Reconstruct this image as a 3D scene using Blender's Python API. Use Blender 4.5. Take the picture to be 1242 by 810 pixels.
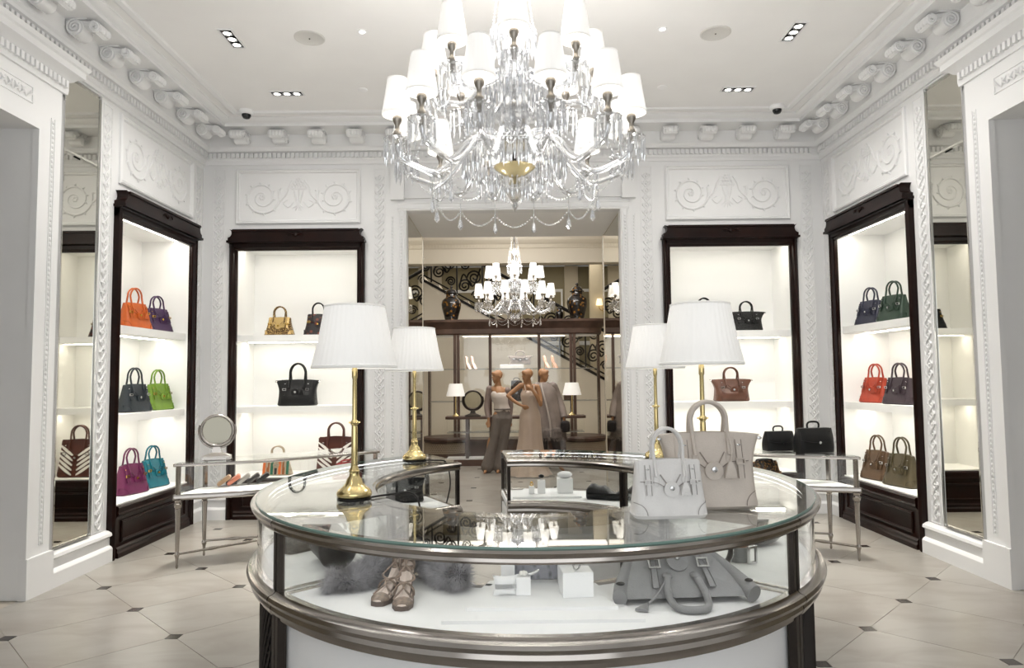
import bpy, bmesh, math, random
from mathutils import Vector, Matrix
PI = math.pi
random.seed(7)
S = bpy.context.scene
COL = S.collection
for o in list(bpy.data.objects): bpy.data.objects.remove(o)

# ------------------------------------------------------------------ camera
pit, yaw, rol = .0606, .0027, -.0103
xr = Vector((math.cos(yaw), -math.sin(yaw), 0))
fw = Vector((math.sin(yaw)*math.cos(pit), math.cos(yaw)*math.cos(pit), math.sin(pit)))
up0 = Vector((-math.sin(yaw)*math.sin(pit), -math.cos(yaw)*math.sin(pit), math.cos(pit)))
Rv = xr*math.cos(rol) + up0*math.sin(rol)
Uv = up0*math.cos(rol) - xr*math.sin(rol)
cam = bpy.data.cameras.new('camera'); camo = bpy.data.objects.new('camera', cam); COL.objects.link(camo)
cam.sensor_width = 36; cam.lens = 841.06/1242*36; cam.shift_y = 1.86/1242; cam.clip_start = .05
M = Matrix.Identity(4)
for i in range(3): M[i][0] = Rv[i]; M[i][1] = Uv[i]; M[i][2] = -fw[i]
M[0][3], M[1][3], M[2][3] = -.045, 0, 1.4
camo.matrix_world = M
S.camera = camo
# ------------------------------------------------------------------ world, light, exposure
W = bpy.data.worlds.new('world'); S.world = W; W.use_nodes = True
W.node_tree.nodes['Background'].inputs[0].default_value = (.95, .98, 1, 1)
W.node_tree.nodes['Background'].inputs[1].default_value = .9
S.view_settings.view_transform = 'Standard'; S.view_settings.look = 'None'
S.view_settings.exposure = 0.0; S.view_settings.gamma = 1; S.view_settings.use_curve_mapping = False
try:
    S.cycles.transparent_max_bounces = 40; S.cycles.max_bounces = 10
except Exception: pass
def area(name, loc, rot, sx, sy, power, col=(1, 1, 1)):
    l = bpy.data.lights.new(name, 'AREA'); l.shape = 'RECTANGLE'; l.size = sx; l.size_y = sy; l.energy = power; l.color = col
    o = bpy.data.objects.new(name, l); COL.objects.link(o); o.location = loc; o.rotation_euler = rot
    return o
# daylight through the shop front behind the camera
area('shopfront_daylight', (0, -2.75, 1.75), (PI/2, 0, 0), 5.2, 3.1, 60, (.95, .98, 1))
LIGHT_K = 1.05

# ------------------------------------------------------------------ materials
def lin(c):
    return tuple(((x/255)/12.92 if x/255 <= .04045 else ((x/255+.055)/1.055)**2.4) for x in c)
MATS = {}
def mat(name, rgb, rough=.5, metal=0, noise=0, nscale=8, bump=0, bscale=60, emit=0, ecol=None, coat=0, rgb2=None, spec=.5, sheen=0):
    if name in MATS: return MATS[name]
    m = bpy.data.materials.new(name); m.use_nodes = True; nt = m.node_tree; b = nt.nodes['Principled BSDF']
    c = lin(rgb)
    b.inputs['Base Color'].default_value = (*c, 1); b.inputs['Roughness'].default_value = rough; b.inputs['Metallic'].default_value = metal
    b.inputs['Specular IOR Level'].default_value = spec
    if coat: b.inputs['Coat Weight'].default_value = coat; b.inputs['Coat Roughness'].default_value = .08
    if sheen: b.inputs['Sheen Weight'].default_value = sheen
    tc = nt.nodes.new('ShaderNodeTexCoord')
    if noise:
        n = nt.nodes.new('ShaderNodeTexNoise'); n.inputs['Scale'].default_value = nscale; n.inputs['Detail'].default_value = 5
        nt.links.new(tc.outputs['Object'], n.inputs['Vector'])
        r = nt.nodes.new('ShaderNodeMix'); r.data_type = 'RGBA'
        c2 = lin(rgb2) if rgb2 else tuple(x*(1-noise) for x in c)
        r.inputs['A'].default_value = (*c2, 1); r.inputs['B'].default_value = (*c, 1)
        cr = nt.nodes.new('ShaderNodeMapRange'); cr.inputs['From Min'].default_value = .35; cr.inputs['From Max'].default_value = .65
        nt.links.new(n.outputs['Fac'], cr.inputs['Value']); nt.links.new(cr.outputs['Result'], r.inputs['Factor'])
        nt.links.new(r.outputs['Result'], b.inputs['Base Color'])
    if bump:
        n2 = nt.nodes.new('ShaderNodeTexNoise'); n2.inputs['Scale'].default_value = bscale; n2.inputs['Detail'].default_value = 3
        nt.links.new(tc.outputs['Object'], n2.inputs['Vector'])
        bp = nt.nodes.new('ShaderNodeBump'); bp.inputs['Strength'].default_value = bump; bp.inputs['Distance'].default_value = .01
        nt.links.new(n2.outputs['Fac'], bp.inputs['Height']); nt.links.new(bp.outputs['Normal'], b.inputs['Normal'])
    if emit:
        b.inputs['Emission Color'].default_value = (*(lin(ecol) if ecol else c), 1); b.inputs['Emission Strength'].default_value = emit
    MATS[name] = m
    return m
def glass(name, tint=(1, 1, 1), f0=.04, rough=.0, gl=(1, 1, 1)):
    m = bpy.data.materials.new(name); m.use_nodes = True; nt = m.node_tree
    for n in list(nt.nodes): nt.nodes.remove(n)
    out = nt.nodes.new('ShaderNodeOutputMaterial'); mx = nt.nodes.new('ShaderNodeMixShader')
    tr = nt.nodes.new('ShaderNodeBsdfTransparent'); tr.inputs[0].default_value = (*tint, 1)
    g = nt.nodes.new('ShaderNodeBsdfGlossy'); g.inputs['Roughness'].default_value = rough; g.inputs['Color'].default_value = (*gl, 1)
    lw = nt.nodes.new('ShaderNodeLayerWeight'); lw.inputs['Blend'].default_value = .5
    p = nt.nodes.new('ShaderNodeMath'); p.operation = 'POWER'; p.inputs[1].default_value = 5
    a = nt.nodes.new('ShaderNodeMath'); a.operation = 'MULTIPLY_ADD'; a.inputs[1].default_value = 1-f0; a.inputs[2].default_value = f0
    nt.links.new(lw.outputs['Facing'], p.inputs[0]); nt.links.new(p.outputs[0], a.inputs[0]); nt.links.new(a.outputs[0], mx.inputs[0])
    nt.links.new(tr.outputs[0], mx.inputs[1]); nt.links.new(g.outputs[0], mx.inputs[2]); nt.links.new(mx.outputs[0], out.inputs[0])
    MATS[name] = m
    return m
def voronoi_mat(name, c1, c2, scale, rough=.4, metal=0, thr=.5, feature='F1', stretch=(1, 1, 1)):
    m = mat(name, c1, rough, metal); nt = m.node_tree; b = nt.nodes['Principled BSDF']
    tc = nt.nodes.new('ShaderNodeTexCoord'); mp = nt.nodes.new('ShaderNodeMapping'); mp.inputs['Scale'].default_value = stretch
    v = nt.nodes.new('ShaderNodeTexVoronoi'); v.inputs['Scale'].default_value = scale
    nt.links.new(tc.outputs['Object'], mp.inputs['Vector']); nt.links.new(mp.outputs['Vector'], v.inputs['Vector'])
    cr = nt.nodes.new('ShaderNodeValToRGB'); cr.color_ramp.elements[0].position = thr-.15; cr.color_ramp.elements[1].position = thr+.15
    cr.color_ramp.elements[0].color = (*lin(c1), 1); cr.color_ramp.elements[1].color = (*lin(c2), 1)
    nt.links.new(v.outputs['Distance'], cr.inputs['Fac']); nt.links.new(cr.outputs['Color'], b.inputs['Base Color'])
    return m
def marble(name, c1, c2):
    m = mat(name, c1, .28, spec=.5); nt = m.node_tree; b = nt.nodes['Principled BSDF']
    tc = nt.nodes.new('ShaderNodeTexCoord'); oi = nt.nodes.new('ShaderNodeObjectInfo')
    ad = nt.nodes.new('ShaderNodeVectorMath'); ad.operation = 'MULTIPLY_ADD'; ad.inputs[1].default_value = (1, 2.2, 1)
    n = nt.nodes.new('ShaderNodeTexNoise'); n.inputs['Scale'].default_value = 1.7; n.inputs['Detail'].default_value = 8; n.inputs['Distortion'].default_value = 1.2
    nt.links.new(tc.outputs['Object'], ad.inputs[0]); nt.links.new(oi.outputs['Random'], ad.inputs[2]); nt.links.new(ad.outputs[0], n.inputs['Vector'])
    cr = nt.nodes.new('ShaderNodeValToRGB'); cr.color_ramp.elements[0].position = .33; cr.color_ramp.elements[1].position = .55
    cr.color_ramp.elements[0].color = (*lin(c2), 1); cr.color_ramp.elements[1].color = (*lin(c1), 1)
    nt.links.new(n.outputs['Fac'], cr.inputs['Fac'])
    hs = nt.nodes.new('ShaderNodeHueSaturation'); mr = nt.nodes.new('ShaderNodeMapRange'); mr.inputs['To Min'].default_value = .94; mr.inputs['To Max'].default_value = 1.02
    nt.links.new(oi.outputs['Random'], mr.inputs['Value']); nt.links.new(mr.outputs['Result'], hs.inputs['Value'])
    nt.links.new(cr.outputs['Color'], hs.inputs['Color']); nt.links.new(hs.outputs['Color'], b.inputs['Base Color'])
    return m
plaster = mat('white_plaster', (232, 232, 232), .6, noise=.03, nscale=3)
plaster2 = mat('relief_plaster', (230, 230, 230), .55)
ceilm = mat('ceiling_plaster', (240, 239, 238), .7, noise=.03, nscale=2)
beige = mat('beige_plaster', (196, 186, 166), .6, noise=.05, nscale=2)
olive_wall = mat('olive_panel', (132, 122, 92), .5, noise=.06, nscale=2)
tilem = marble('cream_marble', (158, 154, 147), (145, 138, 130))
dotm = mat('dark_emperador', (40, 30, 24), .25, noise=.4, nscale=30)
grout = mat('grout', (186, 178, 166), .8)
wood = mat('dark_mahogany', (30, 11, 6), .28, noise=.5, nscale=6, spec=.22)
wood2 = mat('brown_walnut', (92, 70, 60), .4, noise=.35, nscale=7)
cabwhite = mat('cabinet_lining', (244, 244, 242), .55)
strip = mat('shelf_light', (255, 246, 224), .5, emit=17, ecol=(255, 249, 236))
bronze = mat('nickel_bronze', (172, 166, 160), .2, 1, noise=.15, nscale=5)
bronze_d = mat('dark_bronze', (72, 66, 62), .35, .9, noise=.2, nscale=9)
brass = mat('polished_brass', (226, 206, 150), .2, 1)
silver = mat('polished_silver', (205, 205, 205), .18, 1)
gold = mat('gold_hardware', (222, 184, 92), .22, 1)
mirror = mat('mirror_silver', (214, 212, 202), .02, 1)
pane = glass('clear_glass', (.985, .99, .985), .04)
gtop = glass('top_glass', (.97, .985, .975), .06)
gedge = mat('glass_edge', (120, 150, 142), .15)
crystal = glass('cut_crystal', (.86, .87, .89), .50, .10)
crystal2 = glass('moulded_crystal', (.84, .85, .87), .46, .16)
shade_m = mat('pleated_white_shade', (250, 249, 247), .8, emit=.24, ecol=(255, 252, 246))
shade_c = mat('chandelier_shade', (250, 249, 247), .8, emit=.34, ecol=(255, 252, 246))
shade_w = mat('warm_shade', (246, 236, 214), .8, emit=1.1, ecol=(255, 232, 190))
whitelac = mat('white_lacquer', (240, 240, 240), .35)
linen = mat('white_velvet_board', (238, 238, 238), .75)
blackm = mat('black_leather', (14, 14, 15), .38, bump=.3, bscale=250, spec=.3)
black_gl = mat('black_gloss', (16, 16, 18), .18)
cordm = mat('black_cord', (26, 25, 24), .6)
iron = mat('wrought_iron', (28, 26, 25), .45, .6)
lacquer = voronoi_mat('black_gold_lacquer', (150, 104, 40), (20, 14, 12), 14, .16, 0, .22)
MATS['black_gold_lacquer'].node_tree.nodes['Principled BSDF'].inputs['Coat Weight'].default_value = .6
skin = mat('mannequin_tan', (172, 128, 92), .45)

# ------------------------------------------------------------------ mesh helpers
class MB:
    def __init__(s): s.v = []; s.f = []
    def add(s, vs, fs):
        n = len(s.v); s.v += [tuple(v) for v in vs]; s.f += [tuple(i+n for i in f) for f in fs]; return s
    def box(s, x0, y0, z0, x1, y1, z1):
        return s.add([(x0,y0,z0),(x1,y0,z0),(x1,y1,z0),(x0,y1,z0),(x0,y0,z1),(x1,y0,z1),(x1,y1,z1),(x0,y1,z1)],
                     [(0,3,2,1),(4,5,6,7),(0,1,5,4),(1,2,6,5),(2,3,7,6),(3,0,4,7)])
    def obox(s, c, sz, rz=0, bev=0):
        hx, hy, hz = sz[0]/2, sz[1]/2, sz[2]/2; ca, sa = math.cos(rz), math.sin(rz); vs = []
        if bev:
            prof = [(-hz, bev), (-hz+bev, 0), (hz-bev, 0), (hz, bev)]
        else: prof = [(-hz, 0), (hz, 0)]
        for z, i in prof:
            for sx, sy in ((-1,-1),(1,-1),(1,1),(-1,1)):
                x, y = sx*(hx-i), sy*(hy-i); vs.append((c[0]+x*ca-y*sa, c[1]+x*sa+y*ca, c[2]+z))
        n = len(prof); fs = [(3,2,1,0), tuple(4*(n-1)+k for k in range(4))]
        for r in range(n-1):
            for k in range(4): fs.append((4*r+k, 4*r+(k+1)%4, 4*r+4+(k+1)%4, 4*r+4+k))
        return s.add(vs, fs)
    def loft(s, rings, caps=True, closed=True):
        n = len(rings[0]); vs = [p for r in rings for p in r]; fs = []
        for r in range(len(rings)-1):
            for k in range(n if closed else n-1): fs.append((r*n+k, r*n+(k+1)%n, (r+1)*n+(k+1)%n, (r+1)*n+k))
        if caps and closed: fs.append(tuple(range(n-1, -1, -1))); fs.append(tuple((len(rings)-1)*n+k for k in range(n)))
        return s.add(vs, fs)
    def lathe(s, prof, n=24, c=(0,0,0), mod=None, axis='z', caps=True):
        rings = []
        for r, z in prof:
            ring = []
            for k in range(n):
                a = 2*PI*k/n; rr = r*(mod(a) if mod else 1)
                x, y = rr*math.cos(a), rr*math.sin(a)
                if axis == 'z': p = (c[0]+x, c[1]+y, c[2]+z)
                elif axis == 'y': p = (c[0]+x, c[1]+z, c[2]+y)
                else: p = (c[0]+z, c[1]+x, c[2]+y)
                ring.append(p)
            rings.append(ring)
        return s.loft(rings, caps)
    def tube(s, path, r, n=8, caps=True, closed=False, flat=1.0):
        P = [Vector(p) for p in path]; m = len(P)
        R_ = r if isinstance(r, (list, tuple)) else [r]*m
        T = []
        for i in range(m):
            if closed: t = P[(i+1) % m]-P[i-1]
            else: t = P[min(i+1, m-1)]-P[max(i-1, 0)]
            T.append(t.normalized() if t.length > 1e-9 else Vector((0,0,1)))
        a = Vector((0,0,1)) if abs(T[0].z) < .9 else Vector((1,0,0))
        u = (a-T[0]*a.dot(T[0])).normalized(); rings = []
        for i in range(m):
            u = (u-T[i]*u.dot(T[i])); u = u.normalized() if u.length > 1e-9 else Vector((1,0,0))
            w = T[i].cross(u)
            rings.append([tuple(P[i]+(u*math.cos(2*PI*k/n)+w*math.sin(2*PI*k/n)*flat)*R_[i]) for k in range(n)])
        if closed: rings.append(rings[0]); caps = False
        return s.loft(rings, caps)
    def prism(s, poly, z0, z1):
        return s.loft([[(x, y, z0) for x, y in poly], [(x, y, z1) for x, y in poly]])
    def ball(s, c, r, n=10, m=6, sc=(1,1,1)):
        prof = [(max(1e-4, math.sin(PI*i/m)), -math.cos(PI*i/m)) for i in range(m+1)]
        rings = [[(c[0]+r*sc[0]*q*math.cos(2*PI*k/n), c[1]+r*sc[1]*q*math.sin(2*PI*k/n), c[2]+r*sc[2]*z) for k in range(n)] for q, z in prof]
        return s.loft(rings)
    def drop(s, c, l, r, n=6):            # faceted crystal drop hanging from c
        x, y, z = c
        ring = [(x+r*math.cos(2*PI*k/n), y+r*math.sin(2*PI*k/n), z-l*.72) for k in range(n)]
        ring2 = [(x+r*.55*math.cos(2*PI*k/n), y+r*.55*math.sin(2*PI*k/n), z-l*.06) for k in range(n)]
        vs = ring2+ring+[(x, y, z), (x, y, z-l)]; fs = []
        for k in range(n):
            q = (k+1) % n
            fs += [(k, q, n+q, n+k), (k, 2*n, q), (n+k, n+q, 2*n+1)]
        return s.add(vs, fs)
    def grid(s, fn, nu, nv, th=None):
        # fn(u,v)->(pt, normal); with thickness th makes a closed sheet
        A = [[fn(i/nu, j/nv) for i in range(nu+1)] for j in range(nv+1)]
        f = [Vector(A[j][i][0]) for j in range(nv+1) for i in range(nu+1)]
        N = (nu+1)*(nv+1); fs = [(j*(nu+1)+i, j*(nu+1)+i+1, (j+1)*(nu+1)+i+1, (j+1)*(nu+1)+i) for j in range(nv) for i in range(nu)]
        if th:
            b = [Vector(A[j][i][0])-Vector(A[j][i][1])*th for j in range(nv+1) for i in range(nu+1)]
            fs += [tuple(N+k for k in reversed(q)) for q in fs]
            bd = [i for i in range(nu+1)]+[j*(nu+1)+nu for j in range(1, nv+1)]+[nv*(nu+1)+i for i in range(nu-1, -1, -1)]+[j*(nu+1) for j in range(nv-1, 0, -1)]
            L = len(bd); fs += [(bd[k], N+bd[k], N+bd[(k+1) % L], bd[(k+1) % L]) for k in range(L)]
            f += b
        return s.add(f, fs)
    def xf(s, mtx, start=0):
        for i in range(start, len(s.v)): s.v[i] = tuple(mtx @ Vector(s.v[i]))
        return s
    def mesh(s, name, m, smooth=None):
        me = bpy.data.meshes.new(name); me.from_pydata(s.v, [], s.f)
        bm = bmesh.new(); bm.from_mesh(me); bmesh.ops.recalc_face_normals(bm, faces=bm.faces); bm.to_mesh(me); bm.free()
        me.materials.append(m)
        if smooth:
            me.polygons.foreach_set('use_smooth', [True]*len(me.polygons)); me.set_sharp_from_angle(angle=math.radians(smooth))
        return me
    def build(s, name, m, parent=None, smooth=None, loc=None, rot=None):
        o = bpy.data.objects.new(name, s.mesh(name, m, smooth)); COL.objects.link(o)
        if parent: o.parent = parent
        if loc: o.location = loc
        if rot: o.rotation_euler = rot
        return o
def put(name, me, parent=None, loc=(0,0,0), rot=(0,0,0), scale=None):
    o = bpy.data.objects.new(name, me); COL.objects.link(o); o.parent = parent; o.location = loc; o.rotation_euler = rot
    if scale: o.scale = scale
    return o
def tag(o, label, cat, group=None, kind=None):
    o['label'] = label; o['category'] = cat
    if group: o['group'] = group
    if kind: o['kind'] = kind
    return o
def thing(name, label, cat, loc=(0,0,0), rz=0, group=None):
    o = bpy.data.objects.new(name, None); COL.objects.link(o); o.location = loc; o.rotation_euler = (0,0,rz); o.empty_display_size = .05
    return tag(o, label, cat, group)
def stuff(o): o['kind'] = 'stuff'; return o
def struct(o): o['kind'] = 'structure'; return o
def copy_tree(o, parent=None):
    c = o.copy(); COL.objects.link(c); c.parent = parent
    for ch in list(o.children): copy_tree(ch, c)
    return c
def arc(c, r, a0, a1, n, plane='xz'):
    out = []
    for i in range(n+1):
        a = math.radians(a0+(a1-a0)*i/n); p, q = r*math.cos(a), r*math.sin(a)
        out.append((c[0]+p, c[1], c[2]+q) if plane == 'xz' else (c[0]+p, c[1]+q, c[2]))
    return out
def smoothpath(pts, k=6):
    P = [Vector(p) for p in pts]; out = []
    for i in range(len(P)-1):
        a, b, c, d = P[max(i-1,0)], P[i], P[i+1], P[min(i+2, len(P)-1)]
        for j in range(k):
            t = j/k; out.append(tuple(.5*((2*b)+(c-a)*t+(2*a-5*b+4*c-d)*t*t+(3*b-a-3*c+d)*t**3)))
    out.append(tuple(P[-1])); return out

# ================================================================== THE SETTING
HW, D, HC = 3.225, 7.13, 4.0
Y0 = -2.8
def clip(poly, f):
    out = []
    for i in range(len(poly)):
        a, b = poly[i-1], poly[i]; fa, fb = f(a), f(b)
        if fa >= 0: out.append(a)
        if (fa >= 0) != (fb >= 0):
            t = fa/(fa-fb); out.append((a[0]+(b[0]-a[0])*t, a[1]+(b[1]-a[1])*t))
    return out
fl = MB(); fl.box(-6, Y0, -.06, 6, 16.5, -.004)
floor = struct(fl.build('floor', grout))
sp, q, gp = .4591, .036, .0016
def mirx(p): return [(-x, y) for x, y in p][::-1]
tcache = {}
def tile(poly, c, name, m):
    if len(poly) < 3: return
    key = (name,)+tuple((round(x-c[0], 4), round(y-c[1], 4)) for x, y in poly)
    if key not in tcache:
        b = MB(); b.prism([(x-c[0], y-c[1]) for x, y in poly], -.003, 0); tcache[key] = b.mesh(name, m)
    put(name, tcache[key], floor, (c[0], c[1], 0))
zones = [(-HW, HW, Y0, D), (-1.11, 1.11, D, 8.5), (-3.4, 3.4, 8.5, 13.2)]
for zx0, zx1, zy0, zy1 in zones:
    for i in range(-4, 9):
        for k in range(-16, 24):
            cx, cy = -2.368+i*sp, 3.905+k*sp
            if cx < -3.4-sp or cx > sp or cy < zy0-sp or cy > zy1+sp or (zy0 > 8 and cy > 13.3): continue
            if (i+k) % 2:
                poly = [(cx-q+gp, cy-q+gp), (cx+q-gp, cy-q+gp), (cx+q-gp, cy+q-gp), (cx-q+gp, cy+q-gp)]; nm, m = 'inset_tile', dotm
            else:
                s_, q_ = sp-q-gp, q-gp*.4
                poly = [(cx-s_, cy-q_), (cx-q_, cy-s_), (cx+q_, cy-s_), (cx+s_, cy-q_), (cx+s_, cy+q_), (cx+q_, cy+s_), (cx-q_, cy+s_), (cx-s_, cy+q_)]; nm, m = 'tile', tilem
            for f in (lambda p: p[0]-zx0, lambda p: -.001-p[0], lambda p: p[1]-zy0, lambda p: zy1-p[1]):
                poly = clip(poly, f)
                if len(poly) < 3: break
            if len(poly) < 3: continue
            xs = [p[0] for p in poly]; ys = [p[1] for p in poly]
            if max(xs)-min(xs) < .01 or max(ys)-min(ys) < .01: continue
            if max(ys) < 1.6 and nm == 'inset_tile' : pass
            tile(poly, (cx, cy), nm, m); tile(mirx(poly), (-cx, cy), nm, m)

ce = MB(); ce.box(-4.6, Y0-.1, HC, 4.6, 8.5, HC+.12); ceiling = struct(ce.build('ceiling', ceilm))

def wall_boxes(u0, u1, z0, z1, holes):
    us = sorted({u0, u1, *[h[i] for h in holes for i in (0, 1)]}); zs = sorted({z0, z1, *[h[i] for h in holes for i in (2, 3)]})
    for a, b in zip(us, us[1:]):
        for c, d in zip(zs, zs[1:]):
            m_, n_ = (a+b)/2, (c+d)/2
            if not any(h[0] < m_ < h[1] and h[2] < n_ < h[3] for h in holes): yield a, b, c, d
CABC_S, CABC_F, CW, CI = 6.215, 2.235, 1.39, 1.236
walls = {}
for s, nm in ((-1, 'wall_left'), (1, 'wall_right')):
    b = MB()
    holes = [(CABC_S-CI/2-.03, CABC_S+CI/2+.03, 0, 2.83), (1.6, 4.56, 0, 3.1)]
    for y0, y1, z0, z1 in wall_boxes(Y0, D+.12, 0, HC, holes):
        x0, x1 = sorted((s*HW, s*(HW+.62 if y0 < 4.6 else HW+.12))); b.box(x0, y0, z0, x1, y1, z1)
    walls[s] = struct(b.build(nm, plaster))
b = MB()
for x0, x1, z0, z1 in wall_boxes(-HW-.6, HW+.6, 0, HC, [(-CABC_F-CI/2-.03, -CABC_F+CI/2+.03, 0, 2.83), (CABC_F-CI/2-.03, CABC_F+CI/2+.03, 0, 2.83), (-1.11, 1.11, 0, 3.14)]):
    b.box(x0, D, z0, x1, D+.12, z1)
wall_back = struct(b.build('wall_back', plaster))
# shop front wall behind the camera (open glazed front lets daylight in)
b = MB()
for x0, x1, z0, z1 in wall_boxes(-HW-.7, HW+.7, 0, HC, [(-2.6, 2.6, .2, 3.3)]): b.box(x0, Y0-.12, z0, x1, Y0, z1)
struct(b.build('wall_front', plaster))
# rooms beyond the two side doorways
for s, nm in ((-1, 'wall_side_room_left'), (1, 'wall_side_room_right')):
    b = MB(); x0, x1 = sorted((s*5.6, s*5.7)); b.box(x0, -1, 0, x1, 6, HC)
    x0, x1 = sorted((s*(HW+.62), s*5.6)); b.box(x0, 5.2, 0, x1, 5.3, HC); b.box(x0, -.1, 0, x1, 0, HC); b.box(x0, 0, HC-.6, x1, 5.2, HC-.5)
    struct(b.build(nm, beige))

# --- cornice along three walls
def perim(prof, y0=Y0, hw=HW, d=D):
    b = MB(); rings = []
    for px in (0, 1, 2, 3):
        ring = []
        for o, z in prof:
            ring.append([(-hw+o, y0, z), (-hw+o, d-o, z), (hw-o, d-o, z), (hw-o, y0, z)][px])
        rings.append(ring)
    return b.loft(rings)
cor = struct(perim([(0, 3.64), (.02, 3.64), (.025, 3.665), (.04, 3.68), (.04, 3.755), (.075, 3.765), (.085, 3.785), (.105, 3.80), (.11, 3.925), (.36, 3.925), (.36, 3.955), (.385, 3.96), (.42, 3.985), (.42, 4.0), (0, 4.0)]).build('trim_1', plaster2, smooth=25))
t2 = perim([(.50, 3.985), (.52, 3.978), (.55, 3.985), (.56, 4.0), (.50, 4.0)]); struct(t2.build('trim_2', plaster2, smooth=30))
b = MB()      # dentil course (a few pixels each): joined
n = int((D-3.4)/.0475)
for k in range(n):
    y = D-.07-k*.0475
    for s in (-1, 1):
        x0, x1 = sorted((s*(HW-.035), s*(HW-.068))); b.box(x0, y-.028, 3.70, x1, y, 3.75)
for k in range(int((2*HW-.16)/.0475)):
    x = -HW+.08+k*.0475; b.box(x, D-.068, 3.70, x+.028, D-.035, 3.75)
stuff(b.build('dentil_course', plaster2, cor))
# modillion bracket: scroll with acanthus leaf, built along local +y (out of the wall), hanging from z=0
def modillion():
    b = MB(); w = .062
    b.lathe([(.001, -w), (.058, -w), (.058, w), (.001, w)], 20, (0, .066, -.064), axis='x')
    b.lathe([(.001, -w), (.040, -w), (.040, w), (.001, w)], 16, (0, .205, -.062), axis='x')
    up_, lo_ = [], []
    for i in range(15):
        a = i/14; y = .045+a*.165; up_.append((y, -.010-.016*a)); lo_.append((y, -.115+.062*math.sin(a*PI*.95)+.010*a))
    poly = [(.0, -.002), (.0, -.06)]+lo_+up_[::-1]
    b.loft([[(-w*.9, y, z) for y, z in poly], [(w*.9, y, z) for y, z in poly]])
    for s in (-1, 1):
        for (cy, cz, r0) in ((.066, -.064, .054), (.205, -.062, .036)):
            path = []
            for i in range(30):
                a = i/29*4.6*PI; r = r0*(1-i/29*.85); path.append((s*(w+.004), cy+r*math.cos(a+1.6), cz+r*math.sin(a+1.6)))
            b.tube(path, .0085, 5)
    for i in range(6):
        x = -.05+i*.02
        b.tube([(x*(1-.2*a), .05+a*.16, -.12+.062*math.sin(a*PI*.95)+.010*a) for a in [j/8 for j in range(9)]], .010, 5)
    for s in (-.045, -.015, .015, .045): b.ball((s, .238, -.07), .020, 8, 5, (1, .9, 1.5))
    b.box(-.068, 0, -.010, .068, .15, 0)
    return b.mesh('modillion', plaster2, 35)
mm = modillion()
for k in range(9):
    x = 1.587+.3915*k
    if x < 2.9:
        for s in (-1, 1): put('modillion', mm, cor, (s*x, D-.11, 3.926), (0, 0, PI))
for x in (-1.2, -.8, -.4, 0, .4, .8, 1.2): put('modillion', mm, cor, (x, D-.11, 3.926), (0, 0, PI))
for k in range(9):
    y = 6.74-.3985*k
    for s in (-1, 1): put('modillion', mm, cor, (s*(HW-.11), y, 3.926), (0, 0, s*PI/2))

# --- wall relief: panel moulding frames, scrolls, guilloche strips, baseboards
def frame_mb(w, h, prof):
    """rectangular moulding frame in local xz, facing -y; prof = [(inset, proud)]"""
    b = MB(); rings = []
    for sx, sz in ((-1,-1),(1,-1),(1,1),(-1,1),(-1,-1)):
        rings.append([(sx*(w/2-i), -p, sz*(h/2-i)) for i, p in prof])
    return b.loft(rings, caps=False)
panel_me = frame_mb(1.296, .577, [(0, 0), (0, .018), (.012, .026), (.022, .014), (.034, .018), (.042, .006), (.042, 0)]).mesh('panel_moulding', plaster2, 30)
def scroll_relief():
    b = MB()
    for s in (-1, 1):
        path = []
        for i in range(64):
            a = i/63*PI*4.2; r = .165*(1-i/63)**.8+.012
            path.append((s*(.36+r*math.cos(PI*1.12-a)*1.0), -.004, .0+r*math.sin(PI*1.12-a)*-1.0))
        b.tube(path, [.013-.007*i/63 for i in range(64)], 6)
        b.tube(smoothpath([(s*.20, -.004, -.05), (s*.13, -.004, .02), (s*.10, -.004, .10), (s*.06, -.004, .17)], 8), [.012-.004*i/24 for i in range(25)], 6)
        for i in range(0, 34, 3):      # leaves along the scroll
            p = path[i]; a = math.atan2(p[2], p[0]-s*.36)
            e = (p[0]+.038*math.cos(a+.5), -.003, p[2]+.038*math.sin(a+.5)); b.tube([p, ((p[0]+e[0])/2, -.008, (p[2]+e[2])/2), e], [.004, .010, .002], 5)
        for i in range(6):
            a = i/6*2*PI; b.ball((s*.36+.02*math.cos(a), -.003, .02*math.sin(a)), .013, 6, 4, (1, .5, 1))
        b.tube(smoothpath([(s*.05, -.003, -.05), (s*.10, -.005, -.10), (s*.15, -.004, -.06), (s*.11, -.003, -.03)], 6), .007, 5)
    b.tube([(-.075, -.004, .085), (.075, -.004, .085)], .008, 5)       # basket of fruit in the middle
    for r, z in ((5, .105), (4, .132), (3, .157), (2, .18)):
        for i in range(r): b.ball(((i-(r-1)/2)*.028, -.004, z), .016, 7, 4, (1, .6, 1))
    for s in (-1, 0, 1):
        b.tube([(s*.05, -.003, .08), (s*.03, -.006, 0), (s*.012, -.004, -.08)], [.006, .01, .004], 5)
    for i in range(5):
        a = -PI/2+(i-2)*.5; b.tube([(0, -.003, -.07), (.07*math.cos(a), -.006, -.07+.08*math.sin(a))], [.010, .003], 5)
    return b.mesh('scroll_relief', plaster2, 40)
scroll_me = scroll_relief()
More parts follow.
